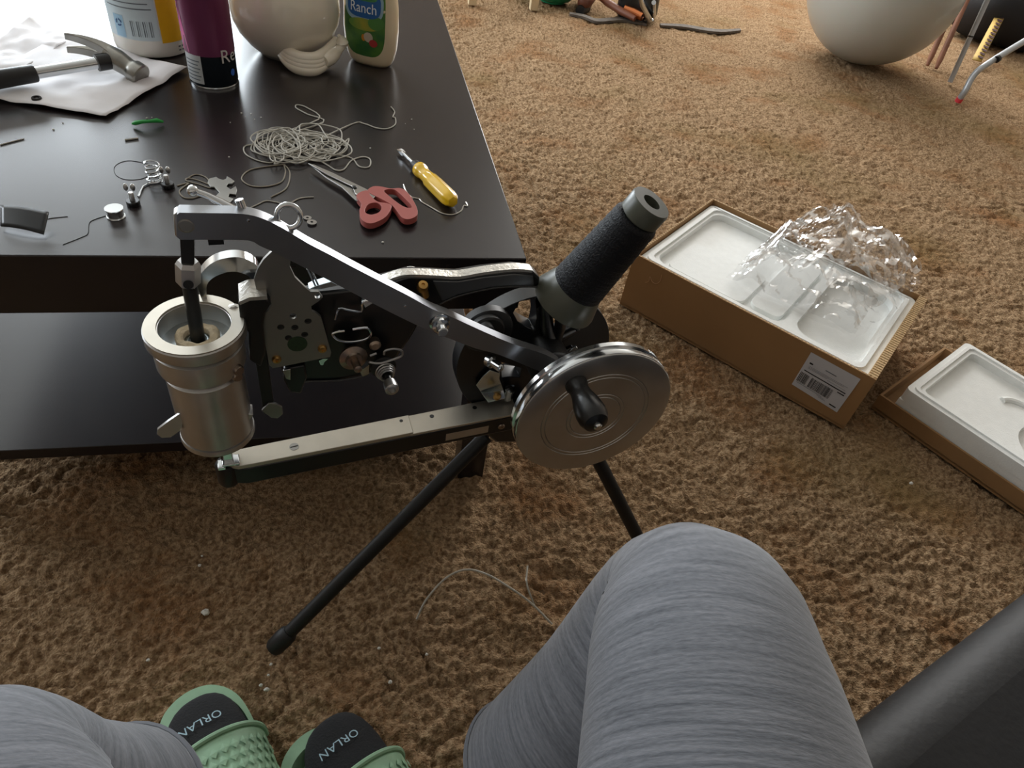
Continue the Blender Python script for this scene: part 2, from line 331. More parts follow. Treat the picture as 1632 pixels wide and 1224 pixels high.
# upper arm: arched casting with a bare top
top = [(440, 500), (470, 478), (500, 468), (560, 462), (615, 450), (651, 440), (690, 441), (730, 443), (772, 436), (820, 431), (850, 434), (862, 444)]
bot = [(858, 458), (820, 458), (782, 461), (730, 472), (700, 486), (672, 510), (655, 540), (632, 572), (592, 596), (540, 607), (486, 609), (452, 604), (440, 560)]
ua = mkm('upper_arm', pprism(top+bot, .082, .100), black, bevel=.004)
def bandtop(pts, w0, w1, th):
    mb = MB(); rg = []
    for (x, y) in pts:
        u, w, z = M(x, y, w0); rg.append([(u, w0-.001, z-th*.3), (u, w0-.001, z+th), (u, w1, z+th), (u, w1, z-th*.3)])
    return mb.rings(rg)
mkm('bare_casting_edge', bandtop(spl([(600, 455), (630, 444), (651, 440), (690, 441), (730, 443), (772, 436), (820, 431), (848, 433)], 4), .083, .093, .0025), castal, ua)
mkm('face_panel', pprism([(690, 448), (730, 449), (772, 442), (820, 437), (850, 440), (852, 456), (820, 457), (782, 459), (730, 470), (705, 481)], .081, .084), mat('grey_cast_face', rgb(96, 97, 98), .4, .85), ua, bevel=.001)
mkm('rim_glint_bead', MB().tube([M(x, y, .0805) for x, y in spl([(700, 485), (730, 472), (782, 460), (820, 457), (858, 457)], 4)], .0011, 6), black, ua)  # black enamel bead added to catch a highlight along the arch's lower edge
mkm('edge_lug', MB().lathe([(.007, -.006), (.007, .002), (.004, .004), (0, .0045)], M(655, 433, .100), (0, 0, 1), 16), castal, ua)
screw(M(674, 455, .076), (0, -.45, .9), .0058, .006, brass, ua, 'brass_screw'); mkm('screw_shank', MB().cyl(M(674, 457, .076), M(678, 471, .080), .0042, n=14), brass, ua)
# head plate
pl = [(448, 392), (432, 402), (420, 414), (411, 428), (405, 446), (409, 463), (424, 475), (433, 484), (428, 494), (421, 502), (420, 520), (423, 550), (429, 582), (435, 587), (480, 578), (526, 569), (528, 562), (520, 534), (512, 506), (505, 500), (497, 496), (496, 488), (508, 480), (514, 474), (508, 465), (495, 465), (486, 458), (470, 442), (462, 425), (464, 405)]
PW = .068
hl = []
for (x, y) in ((467, 504), (491, 512), (447.5, 521.5), (470, 522), (485.6, 533.3), (459.6, 538.5), (506, 472)):
    c = M(x, y, PW); hl.append(circ2(c[0], c[2], .0034 if y > 480 else .0028, 14))
P = [M(x, y, PW) for x, y in pl]
hp = mkm('head_plate', MB().prism([(p[0], p[2]) for p in P], lambda a, z: (a, PW, z), lambda a, z: (a, PW+.0035, z), hl), plate, bevel=.0004)
c = M(474, 548, PW); mkm('inspection_sticker', MB().lathe([(.0095, 0), (.0095, .0004), (0, .0004)], c, FW, 28), green_st, hp, label='round dark green sticker')
for (x, y) in ((441, 574), (514, 557)): screw(M(x, y, PW-.002), FW, .0045, .004, brass, hp, 'brass_screw')
mkm('back_block', pprism([(430, 500), (510, 505), (520, 560), (515, 566), (440, 580), (428, 560)], .0716, .090), dark, hp, bevel=.001)
# loop behind the needle cylinder
outer = spl([(322, 478), (314, 455), (319, 438), (340, 418), (370, 410), (395, 414), (413, 430), (414, 470)], 5); inner = spl([(400, 478), (402, 450), (392, 438), (370, 433), (345, 440), (330, 454), (330, 478)], 5)
mkm('take_up_loop', pprism([tuple(p) for p in outer]+[tuple(p) for p in inner], .092, .104), chrome, bevel=.0012)
mkm('head_bracket', pprism([(380, 484), (398, 476), (426, 474), (433, 484), (424, 498), (420, 520), (424, 560), (416, 586), (398, 575), (396, 530), (384, 522)], .060, .078), dark, bevel=.002)
mkm('bracket_cap', bandtop([(382, 484), (398, 477), (426, 475)], .058, .084, .003), castal)
# needle cylinder
CU, CW = -.404, .058
def clath(pr, n=48): return MB().lathe(pr, (CU, CW, 0), (0, 0, 1), n)
cylm = steel
nc = mkm('needle_cylinder', clath([(.012, .386), (.033, .386), (.035, .389), (.035, .470), (.0325, .472), (.0325, .477), (.0385, .479), (.0395, .483), (.0395, .503), (.036, .505), (.036, .508), (.0425, .510), (.0435, .512), (.0435, .522), (.0425, .523), (.0318, .523), (.0308, .522), (.0308, .500), (.012, .500)]), cylm, smooth=30)
mkm('top_ring', MB().lathe([(.0422, .5225), (.0424, .5245), (.0315, .5245), (.0312, .5225)], (CU, CW, 0), (0, 0, 1), 48, closed=True), coverst, nc)
mkm('inner_disc', clath([(.0315, .498), (.0315, .504), (.021, .5055), (.008, .5055), (.008, .498)]), zinc, nc)
def felt_pts(): return [(CU+.0148*math.cos(a), CW+.0148*math.sin(a), .5075+.001*math.sin(5*a)) for a in np.linspace(0, 2*PI, 28, endpoint=False)]
mkm('felt_ring', MB().tube(felt_pts(), [.0046+.0008*math.sin(7*i) for i in range(28)], 8, closed=True), felt, nc)
mkm('cylinder_foot', clath([(.0, .380), (.036, .381), (.0362, .384), (.0355, .387), (0, .387)]), cylm, nc)
for (x, y) in ((378, 588), (376, 598)):
    mkm('clamp_screw', MB().lathe([(.0052, -.006), (.0052, .003), (.004, .005), (0, .005)], M(x, y, .034), (.5, -.85, .1), 16), bronze, nc)
mkm('collar_hole', MB().lathe([(.002, -.002), (.002, .0006), (0, .0006)], (CU+.0385*math.cos(R_(-62)), CW+.0385*math.sin(R_(-62)), .493), (math.cos(R_(-62)), math.sin(R_(-62)), 0), 12), black, nc)
mkm('rough_clamp_lug', MB().ball((CU+.034, CW+.020, .521), (.007, .006, .005), 10, 8), castal, nc, smooth=0)
def tab(name, px, w0, w1, m, par): return mkm(name, pprism(px, w0, w1), m, par, bevel=.0006)
tab('thumb_lever', [(306, 659), (290, 657), (268, 672), (251, 685), (250, 692), (258, 698), (272, 697), (286, 687), (292, 672), (306, 672)], .036, .039, steel, nc)
tab('cylinder_flange_lip', [(384, 668), (396, 660), (404, 661), (398, 670), (384, 676)], .045, .060, steel, nc)
tab('lifter_lever', [(417, 655), (428, 643), (440, 644), (450, 650), (451, 660), (443, 667), (432, 666)], .066, .069, plate, sm)
mkm('lifter_bar', MB().box((M(421, 600, .073)[0], .073, (M(418, 540, .073)[2]+M(424, 656, .073)[2])/2), (.012, .008, abs(M(418, 540, .073)[2]-M(424, 656, .073)[2]))), dark, bevel=.001)
mkm('needle_bar', MB().lathe([(0, .335), (.004, .335), (.004, .388), (.0062, .388), (.0062, .505), (0, .505)], (CU, CW, 0), (0, 0, 1), 20), dark)
mkm('needle', MB().lathe([(0, .318), (.0009, .324), (.0011, .340), (0, .340)], (CU, CW, 0), (0, 0, 1), 10), chrome)
mkm('presser_foot', MB().box((CU+.004, CW-.003, .358), (.010, .006, .052)).box((CU+.006, CW-.003, .3345), (.018, .014, .003)), chrome, bevel=.001)
J = Vector(M(300, 442, CW)); K = Vector(M(299, 392, CW)); jd = (K-J).normalized()
mkm('needle_rod', MB().tube([(CU, CW, .500), tuple(J)], .0062, 20), dark)
lk = mkm('link_yoke', MB().tube([tuple(J), tuple(J.lerp(K, .6)), tuple(K+jd*.014)], [.0068, .0072, .0078], 4), dark, smooth=0, bevel=.0012)
mkm('link_sleeve', MB().lathe([(.0066, -.008), (.0100, -.005), (.0100, .013), (.008, .017), (.0066, .017)], J, jd, 6), steel, lk, smooth=20)
mkm('sleeve_hole', MB().lathe([(.0042, 0), (.0042, .0008), (0, .0008)], J+Vector((0, -.0088, -.001)), FW, 16), black, lk)
mkm('link_clip', MB().box((K.x+.022, CW+.004, K.z+.002), (.012, .006, .006)), black, lk)
# top lever
lt = [(282, 342), (286, 339), (366, 340), (395, 342), (420, 349), (449, 363), (491, 388), (522, 404), (560, 424.5), (613, 452), (650, 471), (688, 492), (713, 502), (772, 529), (820, 549), (869, 565), (894, 579)]
lb = [(884, 600), (853, 589), (797, 566), (757, 555), (720, 541), (690, 530), (647, 510), (597, 485), (540, 455), (480, 424), (432, 400), (414, 392), (397, 383.5), (353, 382.3), (287, 382), (282, 378)]
lt = [lt[0], lt[1]]+[tuple(p) for p in spl(lt[2:], 3)]; lb = [tuple(p) for p in spl(lb[:-2], 3)]+lb[-2:]
lv = mkm('drive_lever', pprism(lt+lb, .047, .059), mat('lever_steel', rgb(150, 152, 156), .36, 1, var=.05, vscale=20), bevel=.0008)
fk = [(276, 342), (282, 339), (340, 340), (340, 381), (284, 381), (279, 376)]
mkm('lever_fork', pprism(fk, .059, .069), steel, lv, bevel=.001)
mkm('lever_pin', MB().lathe([(.0062, -.002), (.0062, .0006), (.005, .001), (.0048, .0004), (0, .0004)], M(296.5, 360, .047), FW, 24), plate, lv)
c = M(700, 513, .047); mkm('pivot_bolt', MB().lathe([(.0105, -.001), (.0105, .0015), (.0085, .002), (.0085, .0075), (.0055, .008), (.0055, .016), (.0045, .017), (0, .017)], c, FW, 24), chrome, lv, smooth=30)
for (x, y) in ((396, 351), (645.6, 487)): mkm('lever_dimple', MB().lathe([(.0013, -.001), (.0013, .0008), (0, .001)], M(x, y, .047), FW, 10), chrome, lv)
# thread take-up rod on top of the lever, peg and eye
mkm('take_up_rod', MB().tube([M(x, y, w) for x, y, w in ((308, 304, .074), (330, 312, .072), (352, 323, .068), (372, 335, .062), (400, 347, .056))], [.0028, .003, .0036, .0042, .0045], 12), chrome, lv)
mkm('rod_tip', MB().ball(M(307, 304, .074), .0046, 14, 10), chrome, lv)
mkm('peg', MB().tube([M(381, 318, .060), M(388, 336, .058)], [.0034, .0036], 12), chrome, lv)
ec = M(460, 345, .058); mkm('thread_eye', MB().tube([(ec[0]+.0095*math.cos(a), ec[1]+.003*math.sin(a), ec[2]+.0095*math.sin(a)) for a in np.linspace(0, 2*PI, 28, endpoint=False)], .0024, 10, closed=True), chrome, lv)
mkm('eye_shank', MB().cyl((ec[0], ec[1], ec[2]-.011), (ec[0]-.001, ec[1], ec[2]-.026), .0034), chrome, lv)
# tension discs, posts, wire guides
def tension(cx, cy, w, r, ex, ey, ew, m, name):
    c0 = M(cx, cy, w); c1 = M(ex, ey, ew); ax = Vector(c1)-Vector(c0); ln = ax.length
    o = mkm(name, MB().lathe([(0, -.004), (r*.8, -.004), (r, -.001), (r, .001), (r*.62, .0035), (r*.55, .006), (0, .006)], c0, ax, 40), m)
    mkm('post', MB().lathe([(.0042, 0), (.0042, ln*.7), (.0042, ln), (.0025, ln+.001), (0, ln+.001)], c0, ax, 18), m, o); return o, Vector(c0), ax.normalized(), ln
t1, c0, ax, ln = tension(563, 570, .060, .0145, 571, 589, .040, bronze, 'tension_disc')
t2, c0, ax, ln = tension(611, 585, .062, .0135, 623, 616, .030, dark, 'tension_disc')
side = ax.orthogonal().normalized(); s2 = ax.cross(side)
mkm('tension_spring', MB().tube([c0+ax*(.006+.010*i/60)+(side*math.cos(i*.42)+s2*math.sin(i*.42))*(.0105-.004*i/60) for i in range(60)], .0011, 6), steel, t2)
mkm('tension_nut', MB().lathe([(.0066, -.006), (.0072, 0), (.0072, .005), (.005, .0065), (.0035, .0065), (.003, .004), (0, .004)], c0+ax*ln, ax, 24), steel, t2)
def mwire(px, w, r, name, par=sm, m=chrome, n=5): return mkm(name, MB().tube([M(x, y, w) for x, y in spl(px, n)], r, 8), m, par)
mwire([(562, 525), (574, 523), (586, 523), (591, 533), (582, 541), (559, 545), (540, 542), (530, 533), (536, 529), (549, 527)], .062, .0013, 'wire_guide')
mwire([(588, 577), (605, 579), (626, 573), (640, 567), (640, 559), (628, 556), (614, 559), (612, 565)], .055, .0012, 'wire_guide', m=steel)
mwire([(590, 567), (600, 563)], .055, .0012, 'wire_stub', m=steel)
mkm('lock_nut', MB().lathe([(.0056, -.004), (.0062, 0), (.0062, .004), (.004, .006), (0, .006)], M(597, 547, .062), FW, 18), bronze)
mkm('nut_flange', MB().cyl(M(597, 547, .064), M(597, 547, .084), .004), dark)
for (x, y) in ((563, 570), (611, 585)): mkm('disc_stem', MB().cyl(M(x, y, .06), M(x, y, .086), .006), dark)
mwire([(534, 509), (540, 492), (556, 494), (576, 496), (578, 481), (592, 479)], .074, .0013, 'wire_bail', n=3)
mkm('bail_plate', pprism([(577, 480), (588, 478), (595, 483), (582, 491)], .0735, .082), zinc, bevel=.0004)
mkm('guide_strip', pprism([(492, 461), (500, 457), (528, 449), (541, 455), (511, 461)], .076, .086), zinc, bevel=.0004)
for dx in (0, 5): mkm('guide_rod', MB().cyl(M(490+dx, 428, .078), M(503+dx, 457, .078), .0011, n=8), chrome)
mkm('under_block', pprism([(452, 588), (486, 582), (490, 602), (480, 628), (462, 626), (452, 606)], .076, .10), black, bevel=.002)
mkm('under_block_tab', pprism([(451, 591), (463, 588), (463, 606), (456, 604)], .0745, .077), chrome, bevel=.0004)
mkm('latch', pprism([(508, 575), (515, 572), (523, 572), (517, 577), (515, 582), (511, 582)], .070, .072), chrome)
mkm('edge_glint_bead', MB().tube([M(x, y, .0805) for x, y in spl([(486, 608), (540, 606), (575, 600), (588, 595)], 4)], .0012, 6), black, ua)  # added enamel bead, shaped after the reflection line under the head casting
mkm('rim_bracket', pprism([(573, 592), (588, 582), (588, 596), (578, 600)], .078, .082), chrome, ua)
mkm('crank_stud', MB().lathe([(.0075, 0), (.0075, .006), (.0048, .007), (.0048, .021), (.0035, .022), (0, .022)], M(779, 574, .070), Vector(M(797, 586, .052))-Vector(M(779, 574, .070)), 18), chrome)
# spool pin
SB = Vector(M(898, 481, .075)); SAX = Vector((.35, -.20, .912)).normalized()
mkm('spool_arm', MB().tube([M(884, 545, .098), M(893, 520, .09), SB-SAX*.004], [.008, .007, .006], 12), black)
mkm('spool_pin', MB().tube([SB-SAX*.01, SB+SAX*.085], .0035, 12), dark)
mkm('spool_plate', MB().lathe([(.020, -.004), (.020, 0), (0, 0)], SB, SAX, 24), black)
# tripod legs
def leg(p0, p1):
    p0 = Vector(p0); p1 = Vector(p1); d = (p1-p0).normalized()
    o = mkm('leg', MB().tube([p0, p1-d*.012], .0095, 18), satin)
    mkm('rubber_foot', MB().lathe([(.0105, 0), (.0125, .003), (.0135, .012), (.0125, .030), (.0105, .034)], p1-d*.026, d, 20), rubber, o); return o
def loc(P): d = np.asarray(P)-MO; return (float(d @ MA), float(d @ MW), float(P[2]))
leg(M(775, 695, .095), loc(at(441, 1028, .012))); leg(M(905, 640, .085), loc(at(1052, 925, .012))); leg((-.02, .11, .32), (.17, .36, .012))
# thread cone on the pin: lifts off
cone = thing('thread_cone', 'dark olive plastic cone wound with navy-black thread on the machine', 'thread spool', tuple(Vector(MO)+Matrix.Rotation(MAZ, 3, 'Z') @ SB))
SBw = Vector(MO)+Matrix.Rotation(MAZ, 3, 'Z') @ SB; SAw = Matrix.Rotation(MAZ, 3, 'Z') @ SAX
olive = mat('olive_plastic', rgb(74, 76, 66), .38); navy = mat('navy_thread', rgb(6, 7, 13), .6, bump=.7, bscale=500, var=.2, vscale=200, spec=.3)
mk('cone_core', MB().lathe([(.036, 0), (.0378, .001), (.0378, .004), (.030, .028), (.019, .06), (.019, .132), (.0215, .133), (.0215, .149), (.0205, .151), (.0095, .151), (.0095, .140), (0, .140)], SBw, SAw, 48), olive, cone)
wp = [(.029, .026)]
for i in range(60):
    z = .028+.100*i/59; wp.append((.0298-.0058*i/59+.00035*math.sin(i*2.1)+.0002*math.sin(i*5.3), z))
wp.append((.021, .131)); wp.append((.018, .131))
mk('thread_winding', MB().lathe(wp, SBw, SAw, 48), navy, cone, smooth=60)

# ================================================================== things on the table
T = .4505
def tp(x, y, h=0.): return at(x, y, TZ+h)
# --- thread tangles
twine = mat('grey_waxed_thread', rgb(176, 172, 162), .7); twine2 = mat('tan_thread', rgb(140, 132, 118), .75); blackthread = mat('black_thread', rgb(28, 26, 26), .8); wirem = mat('bright_wire', rgb(200, 198, 192), .3, .8)
def loose(name, px, r, m, label, cat='thread', group=None, n=8, h=0.):
    return mk(name, MB().tube([tuple(tp(x, y, h+r)) for x, y in spl(px, n)], r, 6), m, label=label, cat=cat, group=group)
pts = []; rr = random.Random(11); th_ = 0.; cx, cy, rx_, ry_, hz_ = 470., 222., 40., 18., .004
for i in range(430):
    th_ += .55*(1 if (i//57) % 2 == 0 else -1); cx += rr.uniform(-9, 9); cy += rr.uniform(-4, 4); rx_ += rr.uniform(-6, 6); ry_ += rr.uniform(-3, 3); hz_ += rr.uniform(-.0014, .0014)
    cx = min(max(cx, 440), 530); cy = min(max(cy, 206+(16 if cx < 480 else -6)), 238); rx_ = min(max(rx_, 12), 46); ry_ = min(max(ry_, 6), 24); hz_ = min(max(hz_, .0012), .010)
    pts.append(tuple(tp(cx+rx_*math.cos(th_), cy+ry_*math.sin(th_), hz_)))
tail = [(425, 230), (392, 232), (391, 245), (412, 256), (434, 259), (436, 250), (420, 246), (400, 238), (420, 220)]
head = [(508, 190), (490, 172), (474, 167), (472, 172), (490, 182), (515, 195)]
loop = [(556, 250), (572, 265), (588, 266), (590, 254), (578, 250), (560, 256), (548, 270), (535, 271), (520, 262)]
end = [(560, 198), (580, 197), (600, 204), (618, 205), (630, 198), (630, 188), (626, 186), (629, 178), (623, 170)]
seq = [tuple(tp(x, y, .0012)) for x, y in tail]+pts[:140]+[tuple(tp(x, y, .0012)) for x, y in loop]+pts[140:300]+[tuple(tp(x, y, .0012)) for x, y in head]+pts[300:]+[tuple(tp(x, y, .0012)) for x, y in end]
mk('thread_tangle', MB().tube(spl(seq, 4), .0010, 5), twine, label='tangled heap of pale grey waxed thread above the scissors', cat='thread')
loose('loose_thread', [(455, 262), (420, 266), (396, 272), (385, 285), (400, 296), (425, 297), (448, 290), (455, 275), (453, 263), (462, 276), (456, 300), (432, 314)], .0009, twine2, 'tan thread curling in wide loops beside the stamped metal plate')
loose('loose_thread', [(395, 333), (410, 326), (424, 320), (440, 322), (458, 325), (478, 316), (500, 314)], .0009, twine, 'short pale thread end lying by the steel eye of the machine lever')
loose('loose_thread', [(338, 296), (318, 288), (300, 284), (297, 288), (318, 294), (336, 299), (330, 284), (312, 278), (296, 286)], .0008, twine2, 'small tan thread loop lying over the stamped plate', n=8)
loose('loose_thread', [(282, 296), (300, 292), (286, 304), (292, 314), (306, 316), (324, 312), (345, 320), (360, 328)], .0009, twine2, 'tan thread trailing from the stamped plate under the lever')
loose('loose_thread', [(240, 262), (205, 256), (184, 264), (184, 278), (200, 286), (225, 285), (245, 275)], .00028, blackthread, 'thin dark thread loop around the coil spring')
loose('loose_thread', [(44, 356), (80, 348), (108, 345)], .00032, blackthread, 'fine dark thread end beside the black strip')
loose('loose_thread', [(100, 390), (130, 378), (140, 372), (142, 356), (150, 350), (168, 344)], .00032, blackthread, 'fine dark thread wandering below the steel bobbin')
loose('thread_offcut', [(0, 231), (18, 226), (38, 221)], .0008, twine, 'straight pale thread offcut near the white sheet')
loose('thread_offcut', [(199, 223), (220, 220)], .0012, twine, 'pale thread offcut below the green clip')
loose('wire_offcut', [(643, 294), (648, 306), (656, 314), (668, 317), (673, 322), (690, 332), (705, 340), (722, 342), (735, 336), (739, 328), (745, 328), (742, 322)], .0009, wirem, 'thin bent wire curling around the yellow screwdriver', 'wire', n=5)
# --- scissors
red = mat('red_plastic', rgb(166, 86, 80), .38); blade = mat('blade_steel', rgb(160, 158, 154), .3, 1)
sc_ = thing('scissors', 'open scissors with dusty red plastic handles', 'scissors', tuple(tp(582, 315)))
def tpoly(px, h0, h1, holes=()):
    z0, z1 = TZ+h0, TZ+h1; P_ = [at(x, y, z0) for x, y in px]; Hh = [[tuple(at(x, y, z0)[:2]) for x, y in h] for h in holes]
    return MB().prism([tuple(p[:2]) for p in P_], lambda a, b_: (a, b_, z0), lambda a, b_: (a, b_, z1), Hh)
def E(px, n=5): return [tuple(p) for p in spl(px, n, True)]
mk('blade', tpoly([(491, 262), (500, 264), (530, 277), (565, 294), (588, 305), (602, 312), (590, 322), (566, 310), (562, 299), (520, 279)], .009, .011), blade, sc_, bevel=.0004)
mk('blade', tpoly([(493, 263), (520, 285), (545, 300), (566, 320), (578, 326), (586, 318), (570, 303), (540, 288)], .006, .008), blade, sc_, bevel=.0004)
mk('pivot_screw', MB().lathe([(.0035, 0), (.0035, .0012), (.002, .002), (0, .002)], tp(565, 299, .011), (0, 0, 1), 14), dark, sc_)
mk('handle', tpoly(E([(594, 306), (608, 306), (622, 309), (640, 309), (653, 320), (664, 340), (664, 352), (652, 358), (640, 355), (626, 337), (606, 325), (586, 314)]), .003, .0115, [E([(612, 313), (622, 310), (632, 313), (648, 328), (656, 338), (650, 340), (638, 335), (620, 321)])]), red, sc_, bevel=.0028)
mk('handle', tpoly(E([(568, 320), (584, 312), (592, 322), (602, 330), (618, 333), (624, 338), (616, 353), (602, 362), (588, 365), (576, 358), (573, 344), (576, 334)]), .003, .0115, [E([(582, 342), (588, 334), (600, 332), (608, 338), (604, 347), (592, 351), (583, 348)])]), red, sc_, bevel=.0028)
# --- screwdriver
yel = mat('yellow_plastic', rgb(236, 190, 28), .22, coat=.4)
s0 = Vector(tp(636, 238, .006)); s1 = Vector(tp(722, 322, .012)); ax = (s1-s0).normalized(); L_ = (s1-s0).length
sd = thing('screwdriver', 'stubby flat screwdriver with yellow handle and black ferrule', 'screwdriver', tuple(tp(690, 290)))
mk('shaft', MB().lathe([(.0028, .012), (.0028, L_*.38), (0, L_*.38)], s0, ax, 16), chrome, sd)
sid = ax.cross(Vector((0, 0, 1))).normalized(); up = sid.cross(ax)
rg = []
for t, wd2, th in ((0, .0040, .0007), (.006, .0046, .0012), (.014, .0034, .0024), (.018, .0028, .0028)):
    c = s0+ax*t; rg.append([c+sid*wd2+up*th, c-sid*wd2+up*th, c-sid*wd2-up*th, c+sid*wd2-up*th])
mk('flat_tip', MB().rings(rg), chrome, sd)
mk('ferrule', MB().lathe([(.004, L_*.30), (.0075, L_*.31), (.008, L_*.36), (.008, L_*.40), (0, L_*.40)], s0, ax, 20), plastic_black, sd)
rg = []
for t, r in ((.385, .0085), (.395, .0108), (.42, .0112), (.45, .0108), (.47, .0092), (.56, .0095), (.60, .0118), (.70, .0122), (.92, .0122), (.97, .0108), (1.0, .0075), (1.01, .003)):
    c = s0+ax*(L_*t); fl = 1 if t > .5 else 0
    rg.append([c+(sid*math.cos(2*PI*j/36)+up*math.sin(2*PI*j/36))*r*(1-.10*fl*(.5+.5*math.cos(6*2*PI*j/36))) for j in range(36)])
mk('grip', MB().rings(rg), yel, sd, smooth=30)
# --- small machine parts
def small(name, mb, m, label, cat, group=None, **k): return mk(name, mb, m, label=label, cat=cat, group=group, **k)
c = tp(185, 345); bo = thing('bobbin', 'small shiny steel bobbin lying near the table edge', 'bobbin', tuple(c))
mk('flange', MB().lathe([(.0018, .0105), (.0105, .0105), (.0108, .011), (.0105, .0118), (.002, .0118)], c, (0, 0, 1), 28), chrome, bo); mk('flange', MB().lathe([(0, 0), (.0105, 0), (.0108, .0006), (.0105, .0013), (0, .0013)], c, (0, 0, 1), 28), chrome, bo)
mk('barrel', MB().lathe([(.0095, .0012), (.0092, .006), (.0095, .0106)], c, (0, 0, 1), 28), chrome, bo)
c = tp(248, 291); cs = [tuple(c+np.array([(.008+.0012*math.sin(i*.2))*math.cos(i*.36), (.008)*math.sin(i*.36), .0015+.027*i/80])) for i in range(81)]
small('coil_spring', MB().tube([tuple(tp(220, 313, .0012)), tuple(tp(228, 297, .0012)), tuple(tp(238, 292, .0012))]+cs, .0011, 6), chrome, 'bright steel coil spring standing on the table', 'spring')
for (x, y, lab) in ((268, 290, 'dark steel thumb screw beside the coil spring'), (213, 318, 'dark steel thumb screw lying next to the spring wire tail')):
    c = tp(x, y+8); th = thing('thumb_screw', lab, 'screw', tuple(c))
    mk('knurled_head', MB().lathe([(0, 0), (.0075, 0), (.008, .001), (.008, .005), (.0075, .006), (0, .006)], c, (0, 0, 1), 12), dark, th, smooth=20); mk('shank', MB().lathe([(.0032, .006), (.0032, .016), (.0025, .017), (0, .017)], c, (0, 0, 1), 14), steel, th)
    mk('wing', MB().ball((c[0]-.004, c[1], .474), (.003, .0025, .005), 10, 8).ball((c[0]+.004, c[1], .474), (.003, .0025, .005), 10, 8), steel, th)
small('stamped_wrench', tpoly([(331, 293), (334, 287), (345, 284), (349, 287), (356, 289), (361, 287), (362, 283), (369, 287), (374, 291), (370, 295), (364, 295), (361, 299), (368, 304), (376, 299), (378, 304), (376, 312), (366, 311), (364, 316), (372, 319), (362, 330), (346, 326), (343, 316), (350, 309), (342, 300), (336, 300)], .0005, .0028), plate, 'flat stamped steel wrench plate with notched edges', 'wrench', bevel=.0003)
for k, (x, y) in enumerate(((490, 348), (497, 355))):
    small('washer', MB().lathe([(.0018, 0), (.0062-.001*(1-k), 0), (.0062-.001*(1-k), .0012), (.0018, .0012)], tp(x, y, .0003+.0012*k), (.05, .03, 1), 24, closed=True), chrome, ('small' if k == 0 else 'larger')+' bright washer lying beside the thread eye', 'washer')
c = tp(61, 165); small('hex_nut', MB().lathe([(.004, 0), (.0065, 0), (.0068, .001), (.0068, .0085), (.0062, .0095), (.004, .0095)], c, (0, 0, 1), 18, closed=True), dark, 'small dark steel nut at the edge of the white sheet', 'nut')
bs = MB(); bl = [tp(3, 366), tp(71, 378), tp(84, 356), tp(8, 346)]
bs.grid(lambda u, v: tuple(np.array(bl[0])*(1-u)*(1-v)+np.array(bl[1])*u*(1-v)+np.array(bl[2])*u*v+np.array(bl[3])*(1-u)*v+np.array([0, 0, .004+.011*v+.003*math.sin(2.6*u+.4)])), 10, 6)
small('foam_strip', bs, mat('glossy_black_film', rgb(20, 24, 28), .28), 'glossy black curled strip at the near edge of the table', 'strip', solid=.002)
gm = mat('green_plastic', rgb(26, 150, 62), .4)
small('bag_clip', MB().tube([tuple(tp(*p)) for p in ((211, 197, .004), (216, 196, .006), (226, 194, .0085), (240, 193, .008), (250, 192, .0075), (260, 194, .004))], [.0016, .0034, .0028, .0024, .0034, .0016], 8), gm, 'small curved green plastic clip', 'clip')
# --- papers and hammer
paper = mat('white_paper', rgb(226, 224, 226), .75, var=.02, vscale=30); paper2 = paper
def sheet(name, cs, amp, m, label, seed, h=.001):
    A, B_, C_, D_ = [np.array(tp(*p)) for p in cs]
    def fn(u, v):
        P_ = A*(1-u)*(1-v)+B_*u*(1-v)+C_*u*v+D_*(1-u)*v
        w = vnoise(np.array(P_[0]), np.array(P_[1]), .045, seed)+.5*vnoise(np.array(P_[0]), np.array(P_[1]), .02, seed+1)
        return (P_[0], P_[1], TZ+h+amp*abs(float(w)-.35))
    return mk(name, MB().grid(fn, 24, 24), m, label=label, cat='paper', solid=.0004)
sheet('paper_sheet', [(-60, 155), (170, 190), (300, 113), (100, 62)], .007, paper, 'crumpled white instruction sheet under the hammer', 40, .0035)
sheet('paper_sheet', [(-60, 110), (30, 125), (120, 66), (50, 33)], .014, paper2, 'folded white sheet lying behind the hammer handle', 50)
prt = MB()
for i in range(9):
    a = np.array(tp(168-i*14, 170-i*7)); b2 = np.array(tp(262-i*14, 117-i*6))
hm = thing('hammer', 'claw hammer with tubular steel shaft and black grip on the papers', 'hammer', tuple(tp(180, 100)))
hs = mat('forged_steel', rgb(150, 148, 142), .3, 1, var=.12, vscale=40)
hc = Vector(tp(186, 95, .028)); he = Vector(tp(-60, 136, .022)); hx = (hc-he).normalized()
upv = Vector((0, 0, 1)); hyv = upv.cross(hx).normalized(); hzv = hx.cross(hyv)
fd = (-hyv*.78-hzv*.36+hx*.42).normalized()                # direction the striking face looks
th = fd.cross(hx).normalized(); hL = (hc-he).length
mk('shaft', MB().tube([hc-hx*.012, hc-hx*(hL*.56)], .0085, 20), chrome, hm); mk('grip', MB().tube([hc-hx*hL*.55, hc-hx*hL*.56, hc-hx*hL*.75, hc-hx*hL*.98, hc-hx*hL], [.011, .0125, .013, .014, .011], 20), rubber, hm)
mk('collar', MB().tube([hc-hx*.030, hc-hx*.008], .0125, 20), dark, hm)
mk('head', MB().tube([hc-fd*.016, hc+fd*.0, hc+fd*.012, hc+fd*.022, hc+fd*.027, hc+fd*.030, hc+fd*.043, hc+fd*.045], [.0145, .0165, .0155, .0145, .0155, .0180, .0185, .0168], 28), hs, hm)
